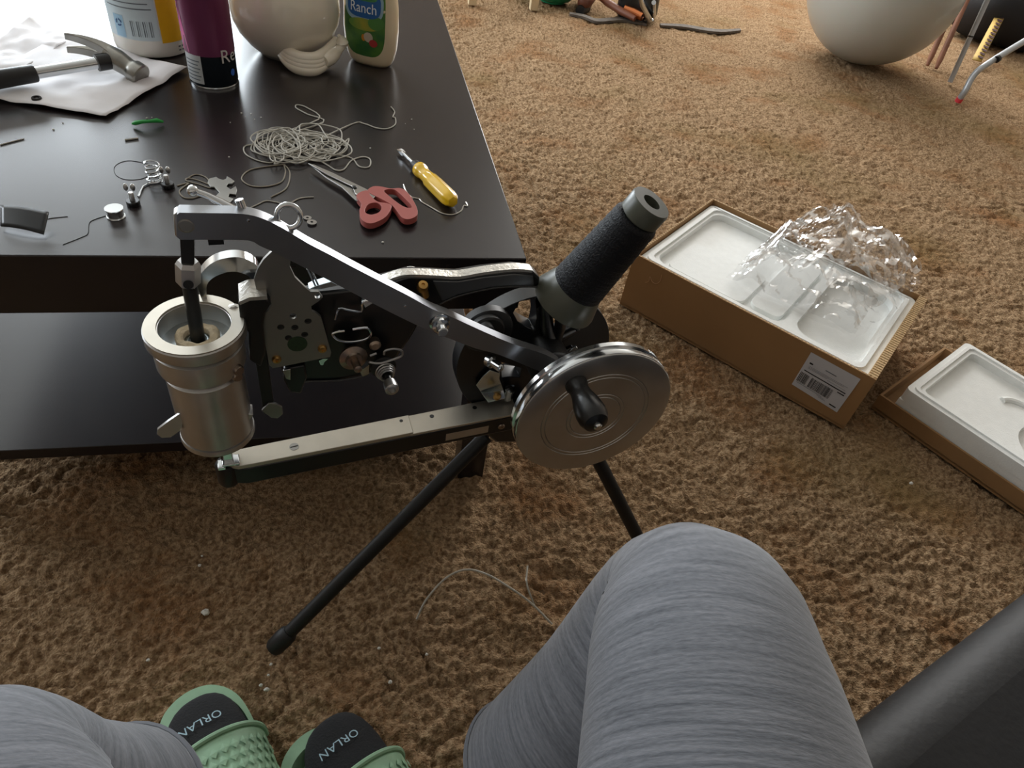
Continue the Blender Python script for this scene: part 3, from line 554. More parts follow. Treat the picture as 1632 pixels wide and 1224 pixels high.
for s_ in (-1, 1):
    rg = []
    for i in range(11):
        t = i/10; ang = t*1.25
        c = hc-fd*(.008+.046*math.sin(ang))-hx*(.046*(1-math.cos(ang)))+th*s_*(.0055+.0075*t)
        dirn = (-fd*math.cos(ang)-hx*math.sin(ang)).normalized(); nn = th.cross(dirn); tw = .0085-.0055*t*.5; hh = .0065*(1-t)+.0012
        rg.append([c+th*tw+nn*hh, c-th*tw+nn*hh, c-th*tw-nn*hh, c+th*tw-nn*hh])
    mk('claw', MB().rings(rg), hs, hm, bevel=.0008)
# --- bottles, can, ceramic
def cylmap(c, r, a0, off): # s along the surface (m), z up
    return lambda s, z: (c[0]+(r+off)*math.sin(a0+s/r), c[1]-(r+off)*math.cos(a0+s/r), z)
def band(fn, s0, s1, z0, z1, nu=12, nv=2): return MB().grid(lambda u, v: fn(s0+(s1-s0)*u, z0+(z1-z0)*v), nu, nv)
def facing(c): return math.atan2(CAM[0]-c[0], -(CAM[1]-c[1]))   # angle so that s=0 looks at the camera's side
c = np.array(tp(246, 74)); cr_ = .061
cb = thing('cleaner_bottle', 'white plastic cleaner bottle with yellow label panel behind the hammer', 'bottle', tuple(c))
wplas = mat('white_plastic', rgb(226, 222, 214), .35, sss=.1)
mk('bottle_body', MB().lathe([(0, .002), (cr_-.008, 0), (cr_-.002, .003), (cr_, .010), (cr_, .17), (cr_-.008, .19), (.03, .215), (.018, .222), (.018, .24), (0, .24)], (c[0], c[1], TZ), (0, 0, 1), 64), wplas, cb)
mk('bottle_cap', MB().lathe([(.021, .236), (.021, .262), (.019, .265), (0, .265)], (c[0], c[1], TZ), (0, 0, 1), 32), mat('blue_cap', rgb(40, 80, 150), .4), cb)
fa = facing(c); fn = cylmap(c, cr_, fa, .0005)
lab1 = mk('label', band(fn, -.085, .012, TZ+.030, TZ+.16, 28), mat('pale_blue_label', rgb(196, 210, 216), .5), cb); mk('yellow_panel', band(fn, .014, .080, TZ+.026, TZ+.16, 20), mat('yellow_label', rgb(226, 170, 20), .45), cb)
ink = mat('grey_print', rgb(96, 104, 112), .6); inkd = mat('black_print', rgb(28, 28, 30), .6); fn2 = cylmap(c, cr_, fa, .0009)
mb = MB()
for i in range(6): mb.f and None; b_ = band(fn2, -.070, .006-.004*(i % 2), TZ+.078+.008*i, TZ+.0795+.008*i, 16, 1); mb.add(b_.v, b_.f)
for i in range(11): b_ = band(fn2, -.030+.0032*i, -.0285+.0032*i-.0006*(i % 3), TZ+.036, TZ+.060, 1, 1); mb.add(b_.v, b_.f)
mk('label_print', mb, ink, lab1)
mk('recycling_panel', band(fn2, -.060, -.041, TZ+.032, TZ+.066, 6), mat('pale_blue_panel', rgb(150, 186, 210), .5), lab1)
fn3 = cylmap(c, cr_, fa, .0012); mb = MB()
for k in range(3):
    a0 = k*2*PI/3
    pts_ = [(-.0505+.006*math.cos(a0+a), TZ+.054+.006*math.sin(a0+a)) for a in (0, .5, 1., 1.5)]; pin = [(-.0505+.0035*math.cos(a0+a), TZ+.054+.0035*math.sin(a0+a)) for a in (1.5, 1., .5, 0)]
    mb.prism(pts_+pin, lambda a, b_: fn3(a, b_), lambda a, b_: cylmap(c, cr_, fa, .0014)(a, b_))
mk('recycling_arrows', mb, mat('blue_print', rgb(52, 84, 130), .6), lab1)
mb = MB()
for i in range(4):
    for j in range(2): b_ = band(fn2, .040+.007*i, .0445+.007*i, TZ+.010+.006*j, TZ+.0125+.006*j, 1, 1); mb.add(b_.v, b_.f)
mk('code_print', mb, ink, cb)
# aerosol can
c = np.array(tp(342, 129)); cr_ = .0375
cn = thing('aerosol_can', 'tall black and magenta aerosol can with white text panel', 'can', tuple(c))
mag = mat('magenta_print', rgb(114, 50, 86), .3, .3); canb = mat('can_black', rgb(22, 30, 38), .25, .3)
mk('can_body', MB().lathe([(0, .004), (cr_-.004, .001), (cr_-.001, .001), (cr_, .004), (cr_, .165), (cr_-.004, .172), (.022, .185), (0, .185)], (c[0], c[1], TZ), (0, 0, 1), 56), canb, cn)
mk('base_rim', MB().lathe([(cr_-.003, 0), (cr_+.0006, 0), (cr_+.001, .002), (cr_+.0004, .0035), (cr_-.003, .0035)], (c[0], c[1], TZ), (0, 0, 1), 56), chrome, cn)
mk('spray_cap', MB().lathe([(.03, .178), (.03, .215), (.026, .22), (0, .22)], (c[0], c[1], TZ), (0, 0, 1), 40), plastic_black, cn)
fa = facing(c); fn = cylmap(c, cr_, fa, .0005)
mk('colour_band', band(fn, -.112, .112, TZ+.0515, TZ+.16, 60), mag, cn); mk('pink_stripe', MB().prism([(-.052, TZ+.054), (-.034, TZ+.054), (-.043, TZ+.10), (-.052, TZ+.16), (-.058, TZ+.16)], lambda a, b_: cylmap(c, cr_, fa, .0008)(a, b_), lambda a, b_: cylmap(c, cr_, fa, .001)(a, b_)), mat('pink_print', rgb(206, 92, 150), .35), cn)
tpn = mk('text_panel', band(fn, -.050, -.016, TZ+.008, TZ+.052, 12), mat('grey_white_print', rgb(186, 190, 192), .5), cn); mb = MB()
for i in range(6): b_ = band(cylmap(c, cr_, fa, .0009), -.046, -.022+.003*(i % 2), TZ+.013+.0058*i, TZ+.0148+.0058*i, 8, 1); mb.add(b_.v, b_.f)
mk('fine_print', mb, ink, tpn)
f4 = cylmap(c, cr_, fa, .0011); mk('lettering', textgeo('Re', .029, lambda x, y: f4(x+.029, TZ+.050+y)), mat('pale_print', rgb(205, 200, 196), .4), cn)
mb = MB(); mb.grid(lambda u, v: f4(.033+.0045*v*math.cos(2*PI*u), TZ+.024+.0055*v*math.sin(2*PI*u)), 20, 2); mk('blue_dot', mb, mat('blue_dot_print', rgb(50, 100, 190), .4), cn)
f5 = cylmap(c, cr_, fa, .0011); mb = MB()
for i in range(12): b_ = band(f5, -.058, -.053-.001*(i % 2), TZ+.062+.0085*i, TZ+.068+.0085*i, 2, 1); mb.add(b_.v, b_.f)
mk('side_lettering', mb, mat('pale_blue_print', rgb(130, 160, 215), .45), cn)
# cream ceramic with a grooved curled tail
c = np.array(tp(460, 84)); cer = mat('cream_glaze', rgb(232, 222, 204), .16, coat=.6, var=.03, vscale=12, sss=.05)
ce = thing('ceramic_jar', 'glossy cream ceramic figure jar with a curled grooved tail', 'ceramic figure', tuple(c))
rg = []
for i in range(25):
    t = i/24; z = .245*t
    r = [.050, .072, .088, .097, .100, .098, .092, .083, .071, .055, .040, .030, .022][min(12, int(t*12))]
    r2 = [.050, .072, .088, .097, .100, .098, .092, .083, .071, .055, .040, .030, .022][min(12, int(t*12)+1)]
    r = r+(r2-r)*(t*12-int(t*12)); r *= .93
    rg.append([(c[0]+r*(1+.034*math.cos(5*2*PI*j/60+1.0))*math.cos(2*PI*j/60), c[1]+r*(1+.034*math.cos(5*2*PI*j/60+1.0))*math.sin(2*PI*j/60), TZ+z) for j in range(60)])
mk('body', MB().rings(rg), cer, ce, smooth=70)
def P3(x, y, z): return at(x, y, TZ+z)
tl = spl([P3(442, 66, .030), P3(455, 88, .020), P3(474, 102, .015), P3(500, 105, .014), P3(520, 94, .017), P3(536, 76, .026)], 8)
for k, off in enumerate((-.010, -.0033, .0033, .010)):
    pth = [np.array(p)+np.array([0, off*.35, off*.9+.003]) for p in tl]; n_ = len(pth)
    mk('tail_strand', MB().tube([tuple(p) for p in pth], [.0075*(.65+.7*math.sin(PI*min(1, .15+.75*i/n_))) for i in range(n_)], 12), cer, ce)
mk('tail_tip', MB().tube([tuple(p) for p in spl([P3(515, 98, .018), P3(534, 84, .024), P3(545, 70, .036), P3(540, 56, .052)], 6)], [.011+.003*math.sin(i*.5) if i < 14 else max(.003, .012-.0022*(i-13)) for i in range(19)], 12), cer, ce)
# ranch bottle
c = np.array(tp(592, 99)); rn = thing('dressing_bottle', 'cream squeeze bottle of ranch dressing with green label', 'bottle', tuple(c))
cream = mat('ranch_cream', rgb(226, 208, 176), .3, coat=.3, sss=.1); ra = facing(c)-R_(24); ca, sa = math.cos(ra), math.sin(ra)
def rp(x, y, z): return (c[0]+x*ca-y*sa, c[1]+x*sa+y*ca, TZ+z)
def rdim(z):
    zz = [0, .004, .012, .03, .06, .10, .13, .16, .185, .205, .22]; A_ = [.034, .039, .043, .0475, .050, .049, .045, .036, .022, .016, .016]; B2 = [.018, .022, .026, .029, .031, .030, .028, .024, .019, .016, .016]
    return np.interp(z, zz, A_), np.interp(z, zz, B2)
def rsurf(a, z, off=0.):
    A_, B2 = rdim(z); x = (A_+off)*np.sign(math.cos(a))*abs(math.cos(a))**.8; y = (B2+off)*np.sign(math.sin(a))*abs(math.sin(a))**.8; return rp(x, y, z)
mk('bottle_body', MB().rings([[rsurf(2*PI*j/64, z) for j in range(64)] for z in np.linspace(0, .22, 45)]), cream, rn, smooth=60)
mk('bottle_cap', MB().lathe([(.019, .216), (.019, .245), (.016, .249), (0, .249)], (c[0], c[1], TZ), (0, 0, 1), 32), mat('green_cap', rgb(30, 110, 60), .35), rn)
def front(x, z, off):  # point on the label side above local x
    A_, B2 = rdim(z); k = min(.985, abs(x)/A_); ang = math.acos(min(1, k**(1/.8))); y = (B2+off)*(math.sin(ang))**.8; return rp(x, -y, z)
def rpatch(cx, cz, rx, rz, off, p=4., nu=36, nv=8, clipz=None):
    def f(u, v):
        a = 2*PI*u; x = rx*v*np.sign(math.cos(a))*abs(math.cos(a))**(2/p); z = rz*v*np.sign(math.sin(a))*abs(math.sin(a))**(2/p); z2 = cz+z
        return front(cx+x, z2, off)
    return MB().grid(f, nu, nv)
gl = mk('label', rpatch(-.002, .085, .039, .066, .0006, 3.6), mat('green_label', rgb(44, 96, 52), .4, col2=rgb(84, 128, 50), vscale=30), rn)
mk('sky_print', rpatch(-.002, .106, .036, .028, .0010, 3.), mat('sky_print', rgb(150, 180, 196), .4), gl); mk('field_print', rpatch(.0, .074, .030, .010, .0014, 2.), mat('yellow_field_print', rgb(160, 152, 50), .4, col2=rgb(100, 140, 60), vscale=40), gl)
mk('hill_print', rpatch(.022, .079, .014, .011, .0017, 2.), mat('hill_print', rgb(76, 128, 58), .4), gl)
bad = mk('badge', rpatch(-.001, .106, .031, .021, .0020, 3.4), mat('blue_badge', rgb(34, 92, 156), .35), gl); mk('badge_field', rpatch(-.002, .120, .026, .008, .0024, 3.4), mat('badge_green', rgb(96, 160, 100), .4, col2=rgb(40, 110, 60), vscale=60, stretch=(1, 1, 4)), bad)
mk('lettering', textgeo('Ranch', .0205, lambda x, y: front(x-.001, .1005+y*1.15, .0028)), mat('white_print', rgb(232, 236, 238), .4), bad)
mk('garlic_print', rpatch(.008, .054, .0085, .0085, .0014, 2.), mat('garlic_print', rgb(190, 176, 158), .4), gl); mk('tomato_print', rpatch(.017, .045, .0075, .0065, .0018, 2.), mat('tomato_print', rgb(168, 52, 52), .4), gl)
mk('carrot_print', rpatch(-.001, .052, .004, .006, .0012, 2.), mat('carrot_print', rgb(200, 130, 40), .4), gl)
# crumbs on the table
foam = mat('white_foam_crumb', rgb(225, 222, 214), .9); cr0 = None
spots = [(400, 181), (406, 190), (385, 180), (391, 186), (416, 187), (365, 250), (367, 195), (234, 188), (242, 187), (590, 236), (646, 197), (660, 206), (656, 190), (610, 386), (658, 316), (100, 196), (85, 206)]
for (x, y) in spots:
    r = random.uniform(.0007, .0016)
    mk('foam_crumb', MB().ball(tuple(tp(x, y, r*.7)), (r*1.2, r, r*.8), 8, 6), foam, label='tiny white foam crumb on the dark table top', cat='crumb', group='foam crumbs on the table')
# ================================================================== things on the floor
card = mat('brown_cardboard', rgb(150, 114, 74), .8, var=.06, vscale=6, bump=.15, bscale=40, stretch=(1, 1, 1)); cardedge = mat('cardboard_edge', rgb(188, 158, 116), .85, var=.25, vscale=260)
styro = mat('white_styrofoam', rgb(236, 237, 234), .75, bump=.25, bscale=350, var=.02, vscale=60)
b1 = np.array(at(988, 482, 0)); b2 = np.array(at(1345, 682, 0)); ex = (b2-b1); BL = np.linalg.norm(ex); ex /= BL; ey = np.array([-ex[1], ex[0], 0]); HB = .135
bBL = np.array(at(1130, 308, HB)); BWD = float((bBL-b1) @ ey); BWD = .385
print('carton', BL, BWD, (bBL-b1) @ ex)
def bx(u, v, z, o=b1, e1=ex, e2=ey): return tuple(o+e1*u+e2*v+np.array([0, 0, z]))
def obox(u0, u1, v0, v1, z0, z1, mb=None, o=b1, e1=ex, e2=ey):
    mb = mb or MB(); vs_ = [bx(u, v, z, o, e1, e2) for z in (z0, z1) for v in (v0, v1) for u in (u0, u1)]
    return mb.add(vs_, [(0, 2, 3, 1), (4, 5, 7, 6), (0, 1, 5, 4), (2, 6, 7, 3), (0, 4, 6, 2), (1, 3, 7, 5)])
ct = thing('cardboard_box', 'open brown corrugated carton with shipping label on the carpet', 'box', tuple(b1+ex*BL/2+ey*BWD/2), math.atan2(ex[1], ex[0]))
tk = .005
mk('bottom_panel', obox(0, BL, 0, BWD, -.004, .003), card, ct)
mk('side_panel', obox(0, BL, 0, tk, .0, HB), card, ct); mk('side_panel', obox(0, BL, BWD-tk, BWD, .0, HB), card, ct)
mk('end_panel', obox(0, tk, tk, BWD-tk, .0, HB), card, ct); mk('end_panel', obox(BL-tk, BL, tk, BWD-tk, .0, HB), card, ct)
mb = MB(); k = 0; u = 0.
while u < BL-.003: obox(u, u+.0042, .0004, tk-.0004, HB-.001, HB+.0009, mb); obox(u, u+.0042, BWD-tk+.0004, BWD-.0004, HB-.001, HB+.0009, mb); u += .0078
u = .006
while u < BWD-.01: obox(.0004, tk-.0004, u, u+.0042, HB-.001, HB+.0009, mb); obox(BL-tk-.012, BL-.0004, u, u+.0055, HB-.001, HB+.0009, mb); u += .0085
e_ = mk('corrugated_edge', mb, cardedge, ct, kind='stuff')
mk('end_flap', obox(BL-tk-.013, BL-tk, tk, BWD-tk, HB-.012, HB-.0012), cardedge, ct)
lbm = mat('label_paper', rgb(196, 196, 202), .6)
def sidept(x, y): # on the long face nearest the sofa
    d = ray(x, y); n_ = ey; t = ((b1-CAM) @ n_)/(d @ n_); return CAM+d*t
lc = [sidept(*p) for p in ((1293, 561), (1372, 604), (1334, 657), (1262, 612))]
def lq(u, v, off): P_ = lc[0]*(1-u)*(1-v)+lc[1]*u*(1-v)+lc[2]*u*v+lc[3]*(1-u)*v; return tuple(P_-ey*off)
sl = mk('shipping_label', MB().grid(lambda u, v: lq(u, v, .0008), 4, 4), lbm, ct, label='white shipping label with barcode'); mb = MB()
def lbar(u0, u1, v0, v1): mb.add([lq(u0, v0, .0012), lq(u1, v0, .0012), lq(u1, v1, .0012), lq(u0, v1, .0012)], [(0, 1, 2, 3)])
lbar(.06, .93, .475, .50); lbar(.79, .93, .535, .562); lbar(.79, .93, .90, .93); lbar(.08, .15, .235, .275)
rr = random.Random(5); u = .03
while u < .72:
    w_ = rr.uniform(.005, .016)
    if not .215 < u < .25: lbar(u, u+w_, .56, .83)
    u += w_+rr.uniform(.006, .014)
mk('label_print', mb, inkd, sl); mb = MB()
for i, (a, b_) in enumerate(((.1, .9), (.1, .84), (.1, .5), (.52, .9), (.05, .6))): lbar(a, b_, .33+.03*i if i < 4 else .86, .337+.03*i if i < 4 else .868)
lbar(.40, .62, .215, .235); lbar(.5, .66, .885, .892); lbar(.55, .7, .91, .917)
mk('fine_print', mb, ink, sl)
mk('chalk_scribble', MB().tube([tuple(sidept(x, y)-ey*.0008) for x, y in spl([(1029, 450), (1034, 448), (1036, 441), (1040, 449), (1046, 452), (1052, 448), (1055, 438)], 4)], .0007, 5), mat('chalk', rgb(190, 150, 110), .9), ct)
# foam tray inside the carton
fz = .124
fm = thing('foam_tray', 'white moulded foam tray sitting inside the carton', 'foam packaging', bx(BL/2, BWD/2, .003))
def rrect(u0, u1, v0, v1, r, n=6):
    out = []
    for cx, cy, a in ((u1-r, v1-r, 0), (u0+r, v1-r, PI/2), (u0+r, v0+r, PI), (u1-r, v0+r, 1.5*PI)): out += [(cx+r*math.cos(a+PI/2*i/n), cy+r*math.sin(a+PI/2*i/n)) for i in range(n+1)]
    return out
in1 = rrect(.035, BL*.62, .035, BWD-.035, .03); in2 = rrect(BL*.66, BL-.05, .04, BWD-.05, .04)
mk('tray_base', obox(.008, BL-.008, .008, BWD-.008, .003, .108), styro, fm); mk('tray_rim', MB().prism(rrect(.008, BL-.018, .008, BWD-.008, .015), lambda a, b_: bx(a, b_, .10), lambda a, b_: bx(a, b_, fz), [in1, in2]), styro, fm)
mk('tray_ridge', MB().prism(rrect(.018, BL-.03, .018, BWD-.018, .02), lambda a, b_: bx(a, b_, fz-.001), lambda a, b_: bx(a, b_, fz+.005), [rrect(.028, BL-.04, .028, BWD-.028, .02)]), styro, fm, bevel=.001)
mk('tray_step', MB().prism(rrect(.06, BL*.45, .05, BWD*.5, .02), lambda a, b_: bx(a, b_, .10), lambda a, b_: bx(a, b_, .116)), styro, fm, bevel=.003)
mk('tray_pad', MB().prism(rrect(BL*.47, BL*.60, .06, BWD-.06, .02), lambda a, b_: bx(a, b_, .10), lambda a, b_: bx(a, b_, .119)), styro, fm, bevel=.003)
# clear bag
bagm = bpy.data.materials.new('clear_film'); bagm.use_nodes = True; nt = bagm.node_tree; nt.nodes.remove(nt.nodes['Principled BSDF']); out = nt.nodes['Material Output']
tr = nt.nodes.new('ShaderNodeBsdfTransparent'); tr.inputs[0].default_value = (.93, .93, .93, 1); gl_ = nt.nodes.new('ShaderNodeBsdfGlossy'); gl_.inputs['Roughness'].default_value = .12; gl_.inputs[0].default_value = (1, 1, 1, 1)
fr = nt.nodes.new('ShaderNodeFresnel'); fr.inputs[0].default_value = 1.5; mr = nt.nodes.new('ShaderNodeMath'); mr.operation = 'MULTIPLY_ADD'; mr.inputs[1].default_value = .42; mr.inputs[2].default_value = .02; mx = nt.nodes.new('ShaderNodeMixShader')
nt.links.new(fr.outputs[0], mr.inputs[0]); nt.links.new(mr.outputs[0], mx.inputs[0]); nt.links.new(tr.outputs[0], mx.inputs[1]); nt.links.new(gl_.outputs[0], mx.inputs[2]); nt.links.new(mx.outputs[0], out.inputs[0])
def bagpt(u, v, layer):
    # outline on the carton, bulging upwards; u along, v across
    ca_ = [np.array(at(x, y, z)) for x, y, z in ((1150, 450, .12), (1360, 545, .12), (1488, 510, .15), (1465, 395, .17), (1340, 340, .16), (1215, 385, .14))]
    # bilinear between the near edge (0,1) and the far edge (5..2)
    lo = ca_[0]*(1-u)+ca_[1]*u; hi = (ca_[5]*(1-u*2)+ca_[4]*u*2) if u < .5 else (ca_[4]*(1-(u*2-1))+ca_[3]*(u*2-1))
    if u > .8: hi = hi*(1-(u-.8)/.2*.5)+ca_[2]*(u-.8)/.2*.5
    P_ = lo*(1-v)+hi*v; x, y = np.array(P_[0]), np.array(P_[1]); s = layer*31
    n1 = vnoise(x+P_[2]*.0, y, .06, 60+s); n2 = abs(2*vnoise(x+.7*y, y-.3*x, .028, 61+s)-1); n3 = abs(2*vnoise(x-.4*y, y+.5*x, .013, 62+s)-1)
    P_ = P_+np.array([.02*(float(n1)-.5), .02*(float(vnoise(x, y, .05, 66+s))-.5), 0]); rim = min(1, 5*min(u, 1-u, v, 1-v))
    P_[2] = max(.130, P_[2]+(.02+.055*float(n1)+layer*.02)*rim+.022*float(n2)-.012+.006*float(n3)); return P_
for L2 in range(1):
    mb = MB(); mb.grid(lambda u, v: bagpt(u, v, 0), 80, 60); mb.grid(lambda u, v: bagpt(.05+.9*u, .04+.9*v, 1), 70, 50)
    mk('plastic_bag', mb, bagm, label='crumpled clear plastic bag spilling over the carton', cat='plastic bag', smooth=24)
# second half of the carton with foam, to the right
l1 = np.array(at(1389, 648, .0)); l2 = np.array(at(1632, 818, .0)); e1 = (l2-l1)/np.linalg.norm(l2-l1); e1[2] = 0; e2 = np.array([-e1[1], e1[0], 0]); LL, LW = .54, .30; lo_ = np.array([l1[0], l1[1], 0.]); ZB = .0
print('lid', l1, l2, at(1480, 495, .15), (at(1480, 495, .15)-l1) @ e2)
lid = thing('carton_lid', 'brown carton half holding an upturned foam lid beside the open carton', 'box', tuple(lo_+e1*LL/2+e2*LW/2), math.atan2(e1[1], e1[0])); lb_ = lambda *a, **k: obox(*a, o=lo_, e1=e1, e2=e2, **k)
mk('bottom_panel', lb_(0, LL, 0, LW, -.004, .004), card, lid)
mk('side_panel', lb_(0, LL, 0, tk, 0, .036), card, lid); mk('side_panel', lb_(0, LL, LW-tk, LW, 0, .036), card, lid); mk('end_panel', lb_(0, tk, tk, LW-tk, 0, .036), card, lid); mk('end_panel', lb_(LL-tk, LL, tk, LW-tk, 0, .036), card, lid)
fl = thing('foam_insert', 'white foam slab with a round wheel recess in the right carton half', 'foam packaging', bx(LL/2, LW/2, .004, lo_, e1, e2))
lp = lambda z: (lambda a, b_: bx(a, b_, z, lo_, e1, e2))
mk('foam_base', lb_(.032, LL-.007, .008, LW-.008, .004, .050), styro, fl)
circ_ = [(LL*.56+.075*math.cos(a), LW*.46+.075*math.sin(a)) for a in np.linspace(0, 2*PI, 40, endpoint=False)]
mk('foam_floor', MB().prism(rrect(.055, LL-.02, .03, LW-.03, .01), lp(.049), lp(.062), [circ_]), styro, fl, bevel=.002)
mk('foam_rim', MB().prism(rrect(.032, LL-.007, .008, LW-.008, .012), lp(.049), lp(.078), [rrect(.058, LL-.03, .034, LW-.034, .012)]), styro, fl, bevel=.003); mk('foam_lip', MB().prism(rrect(.042, LL-.017, .018, LW-.018, .012), lp(.077), lp(.082), [rrect(.049, LL-.024, .025, LW-.025, .012)]), styro, fl, bevel=.001)
ar = [(LL*.40+.05*math.cos(a), LW*.62+.032*math.sin(a)) for a in np.linspace(.2, PI-.1, 14)]
mk('foam_ridge', MB().tube([bx(a, b_, .063, lo_, e1, e2) for a, b_ in ar], .007, 8), styro, fl)
# exercise ball
bp = thing('exercise_ball', 'large pearl white inflatable ball resting on the carpet', 'ball', (2.32, 3.02, 0)); pearl = mat('pearl_vinyl', rgb(178, 179, 172), .3, sss=.2, coat=.2)
mk('ball_skin', MB().ball((2.32, 3.02, .318), .32, 64, 40), pearl, bp, smooth=80); mk('valve', MB().lathe([(.012, 0), (.012, .003), (.005, .005), (0, .005)], (2.32+.2, 3.02+.22, .318+.118), (.2, .22, .118), 16), framem, bp)
# folding chair (only its feet and tubes are in the picture)
tubem = mat('grey_painted_tube', rgb(178, 182, 186), .35, .4); fc = thing('folding_chair', 'folding chair with grey tubular legs and one red foot cap', 'chair', tuple(at(1560, 140)))
A1 = at(1514, 131, .004); A0 = np.array([A1[0]+.02, A1[1]+.10, .62]); mk('leg', MB().tube([tuple(A1), tuple(A0)], .011, 14), tubem, fc); mk('leg_band', MB().tube([tuple(A1+(A0-A1)*.30), tuple(A1+(A0-A1)*.31)], .0118, 14), dark, fc)
B1 = at(1528, 160, .006); bpts = [B1, at(1538, 145, .05), at(1552, 120, .11), at(1575, 101, .16), at(1632, 66, .24), at(1700, 26, .34)]
mk('leg', MB().tube([tuple(p) for p in spl(bpts, 6)], .013, 14), tubem, fc); mk('foot_cap', MB().tube([tuple(B1-np.array([0, 0, .005])), tuple(np.array(B1)*.7+np.array(bpts[1])*.3)], .0145, 14), mat('red_rubber', rgb(214, 60, 70), .5), fc)
mk('leg_band', MB().tube([tuple(at(1588, 95, .178)), tuple(at(1591, 93, .182))], .0142, 14), dark, fc)
C0 = np.array([3.25, 2.95, .44]); mk('seat', MB().box(tuple(C0), (.40, .40, .03)), mat('chair_vinyl', rgb(40, 40, 46), .5), fc, bevel=.01); mk('brace', MB().tube([tuple(A0*.55+A1*.45), (C0[0]-.15, C0[1], .42)], .009, 12), tubem, fc); mk('backrest', MB().box((3.25, 3.18, .75), (.40, .03, .26)), MATS['chair_vinyl'], fc, bevel=.01)
mk('leg', MB().tube([(3.42, 3.1, .43), (3.45, 3.12, .0)], .011, 12), tubem, fc)
# sticks, patterned strap, dark bag
wood = mat('reddish_wood', rgb(150, 104, 82), .6, var=.2, vscale=10)
for (x0, y0, x1, y1, lab) in ((1478, 104, 1528, 10, 'reddish wooden stick leaning behind the ball, longer tip'), (1492, 109, 1531, 20, 'reddish wooden stick beside the grey chair leg')):
    p0 = np.array(at(x0, y0, .003)); p1 = p0+np.array([.16, .22, .36]); mk('wooden_stick', MB().tube([tuple(p0), tuple(p0*.9+p1*.1), tuple(p1)], [.008, .013, .013], 10), wood, label=lab, cat='stick')
st = thing('patterned_strap', 'yellow strap with dark zigzag pattern hanging by the dark bag', 'strap', tuple(at(1560, 95)))
s0 = np.array(at(1557, 96, .03)); s1 = np.array(at(1598, 18, .17)); dv = (s1-s0); sdv = np.cross(dv, np.array(ray(1575, 55))); sdv /= np.linalg.norm(sdv); nv = np.cross(sdv, dv); nv /= np.linalg.norm(nv); ym = mat('strap_yellow', rgb(186, 156, 84), .7); dm = mat('strap_maroon', rgb(62, 34, 38), .7)
def stp(t, s, o): return tuple(s0+dv*t+sdv*s+nv*o)
mk('webbing', MB().grid(lambda u, v: stp(u, -.022+.044*v, .0), 12, 2), ym, st, solid=.004); mb = MB()
sg = 1 if np.dot(nv, CAM-s0) > 0 else -1
for i in range(14): t = .03+.067*i; mb.add([stp(t, -.020, sg*.005), stp(t+.035, -.020, sg*.005), stp(t+.045, .004, sg*.005), stp(t+.015, .004, sg*.005)], [(0, 1, 2, 3)])
mk('zigzag_print', mb, dm, st)
bgm = mat('black_nylon', rgb(26, 27, 31), .7, bump=.4, bscale=30); mb = MB(); cc_ = np.array(at(1600, 98, .0))+np.array([.30, .36, 0]); rg = []
for i in range(17):
    t = i/16; z = .01+.34*t; k = math.sin(PI*(.18+.74*t))**.5; rg.append([(cc_[0]+.40*k*(1+.07*math.sin(3*a+4*t))*math.cos(a), cc_[1]+.26*k*(1+.07*math.cos(4*a-3*t))*math.sin(a), z) for a in np.linspace(0, 2*PI, 40, endpoint=False)])
mk('duffel_bag', mb.rings(rg), bgm, label='black fabric bag slumped behind the folding chair', cat='bag', smooth=70)
# far side clutter at the top edge
pw = mat('pale_wood', rgb(206, 186, 150), .55, var=.08, vscale=6, stretch=(6, 6, 1)); p = np.array(at(850, 14, 0)); wt = thing('wooden_stool', 'pale wooden stool with square tapered legs on the far carpet', 'stool', (p[0]-.14, p[1]+.16, 0))
for dx in (0, -.28):
    for dy in (0, .30):
        x, y = p[0]+dx, p[1]+dy; mk('leg', MB().rings([[(x+sx*h, y+sy*h, z) for sx, sy in ((-1, -1), (1, -1), (1, 1), (-1, 1))] for z, h in ((-.004, .017), (.42, .024))]), pw, wt, bevel=.002)
mk('seat', MB().box((p[0]-.14, p[1]+.15, .435), (.38, .40, .03)), pw, wt, bevel=.006)
p = np.array(at(888, 11, 0)); gb = mat('green_plastic_bowl', rgb(22, 140, 96), .35); gbw = thing('green_bowl', 'shiny green plastic bowl next to the wooden stool', 'bowl', (p[0], p[1]+.09, 0))
mk('bowl_shell', MB().lathe([(0, .004), (.06, .004), (.085, .012), (.118, .06), (.128, .10), (.133, .104), (.13, .108), (.124, .104), (.112, .06), (.08, .018), (0, .012)], (p[0], p[1]+.10, .0), (0, 0, 1), 48), gb, gbw); mk('bowl_foot', MB().lathe([(.055, -.003), (.06, -.003), (.06, .006), (.055, .006)], (p[0], p[1]+.10, 0), (0, 0, 1), 40, closed=True), gb, gbw)
p = np.array(at(925, 15, 0))+np.array([.02, -.02, 0]); bm_ = mat('brown_leather', rgb(108, 62, 46), .5, var=.15, vscale=20)
sh = thing('brown_shoe', 'reddish brown leather shoe lying beside the green bowl', 'shoe', tuple(p)); mk('upper', MB().tube([tuple(p+np.array(q_)) for q_ in ((-.03, -.02, .035), (-.005, .015, .04), (.02, .07, .05), (.04, .13, .06), (.055, .18, .065))], [.022, .036, .042, .042, .03], 20), bm_, sh, smooth=80); mk('sole', MB().tube([tuple(p+np.array(q_)) for q_ in ((-.035, -.025, .006), (.0, .03, .008), (.035, .12, .008), (.055, .19, .008))], [.022, .03, .026, .02], 16), rubber, sh, smooth=80)
p = np.array(at(1018, 36, 0)); tl_ = thing('copper_torch', 'dark toolkit bundle with copper tube and chrome clamp on the far carpet', 'tool', tuple(p)); copper = mat('copper', rgb(196, 120, 78), .25, 1)
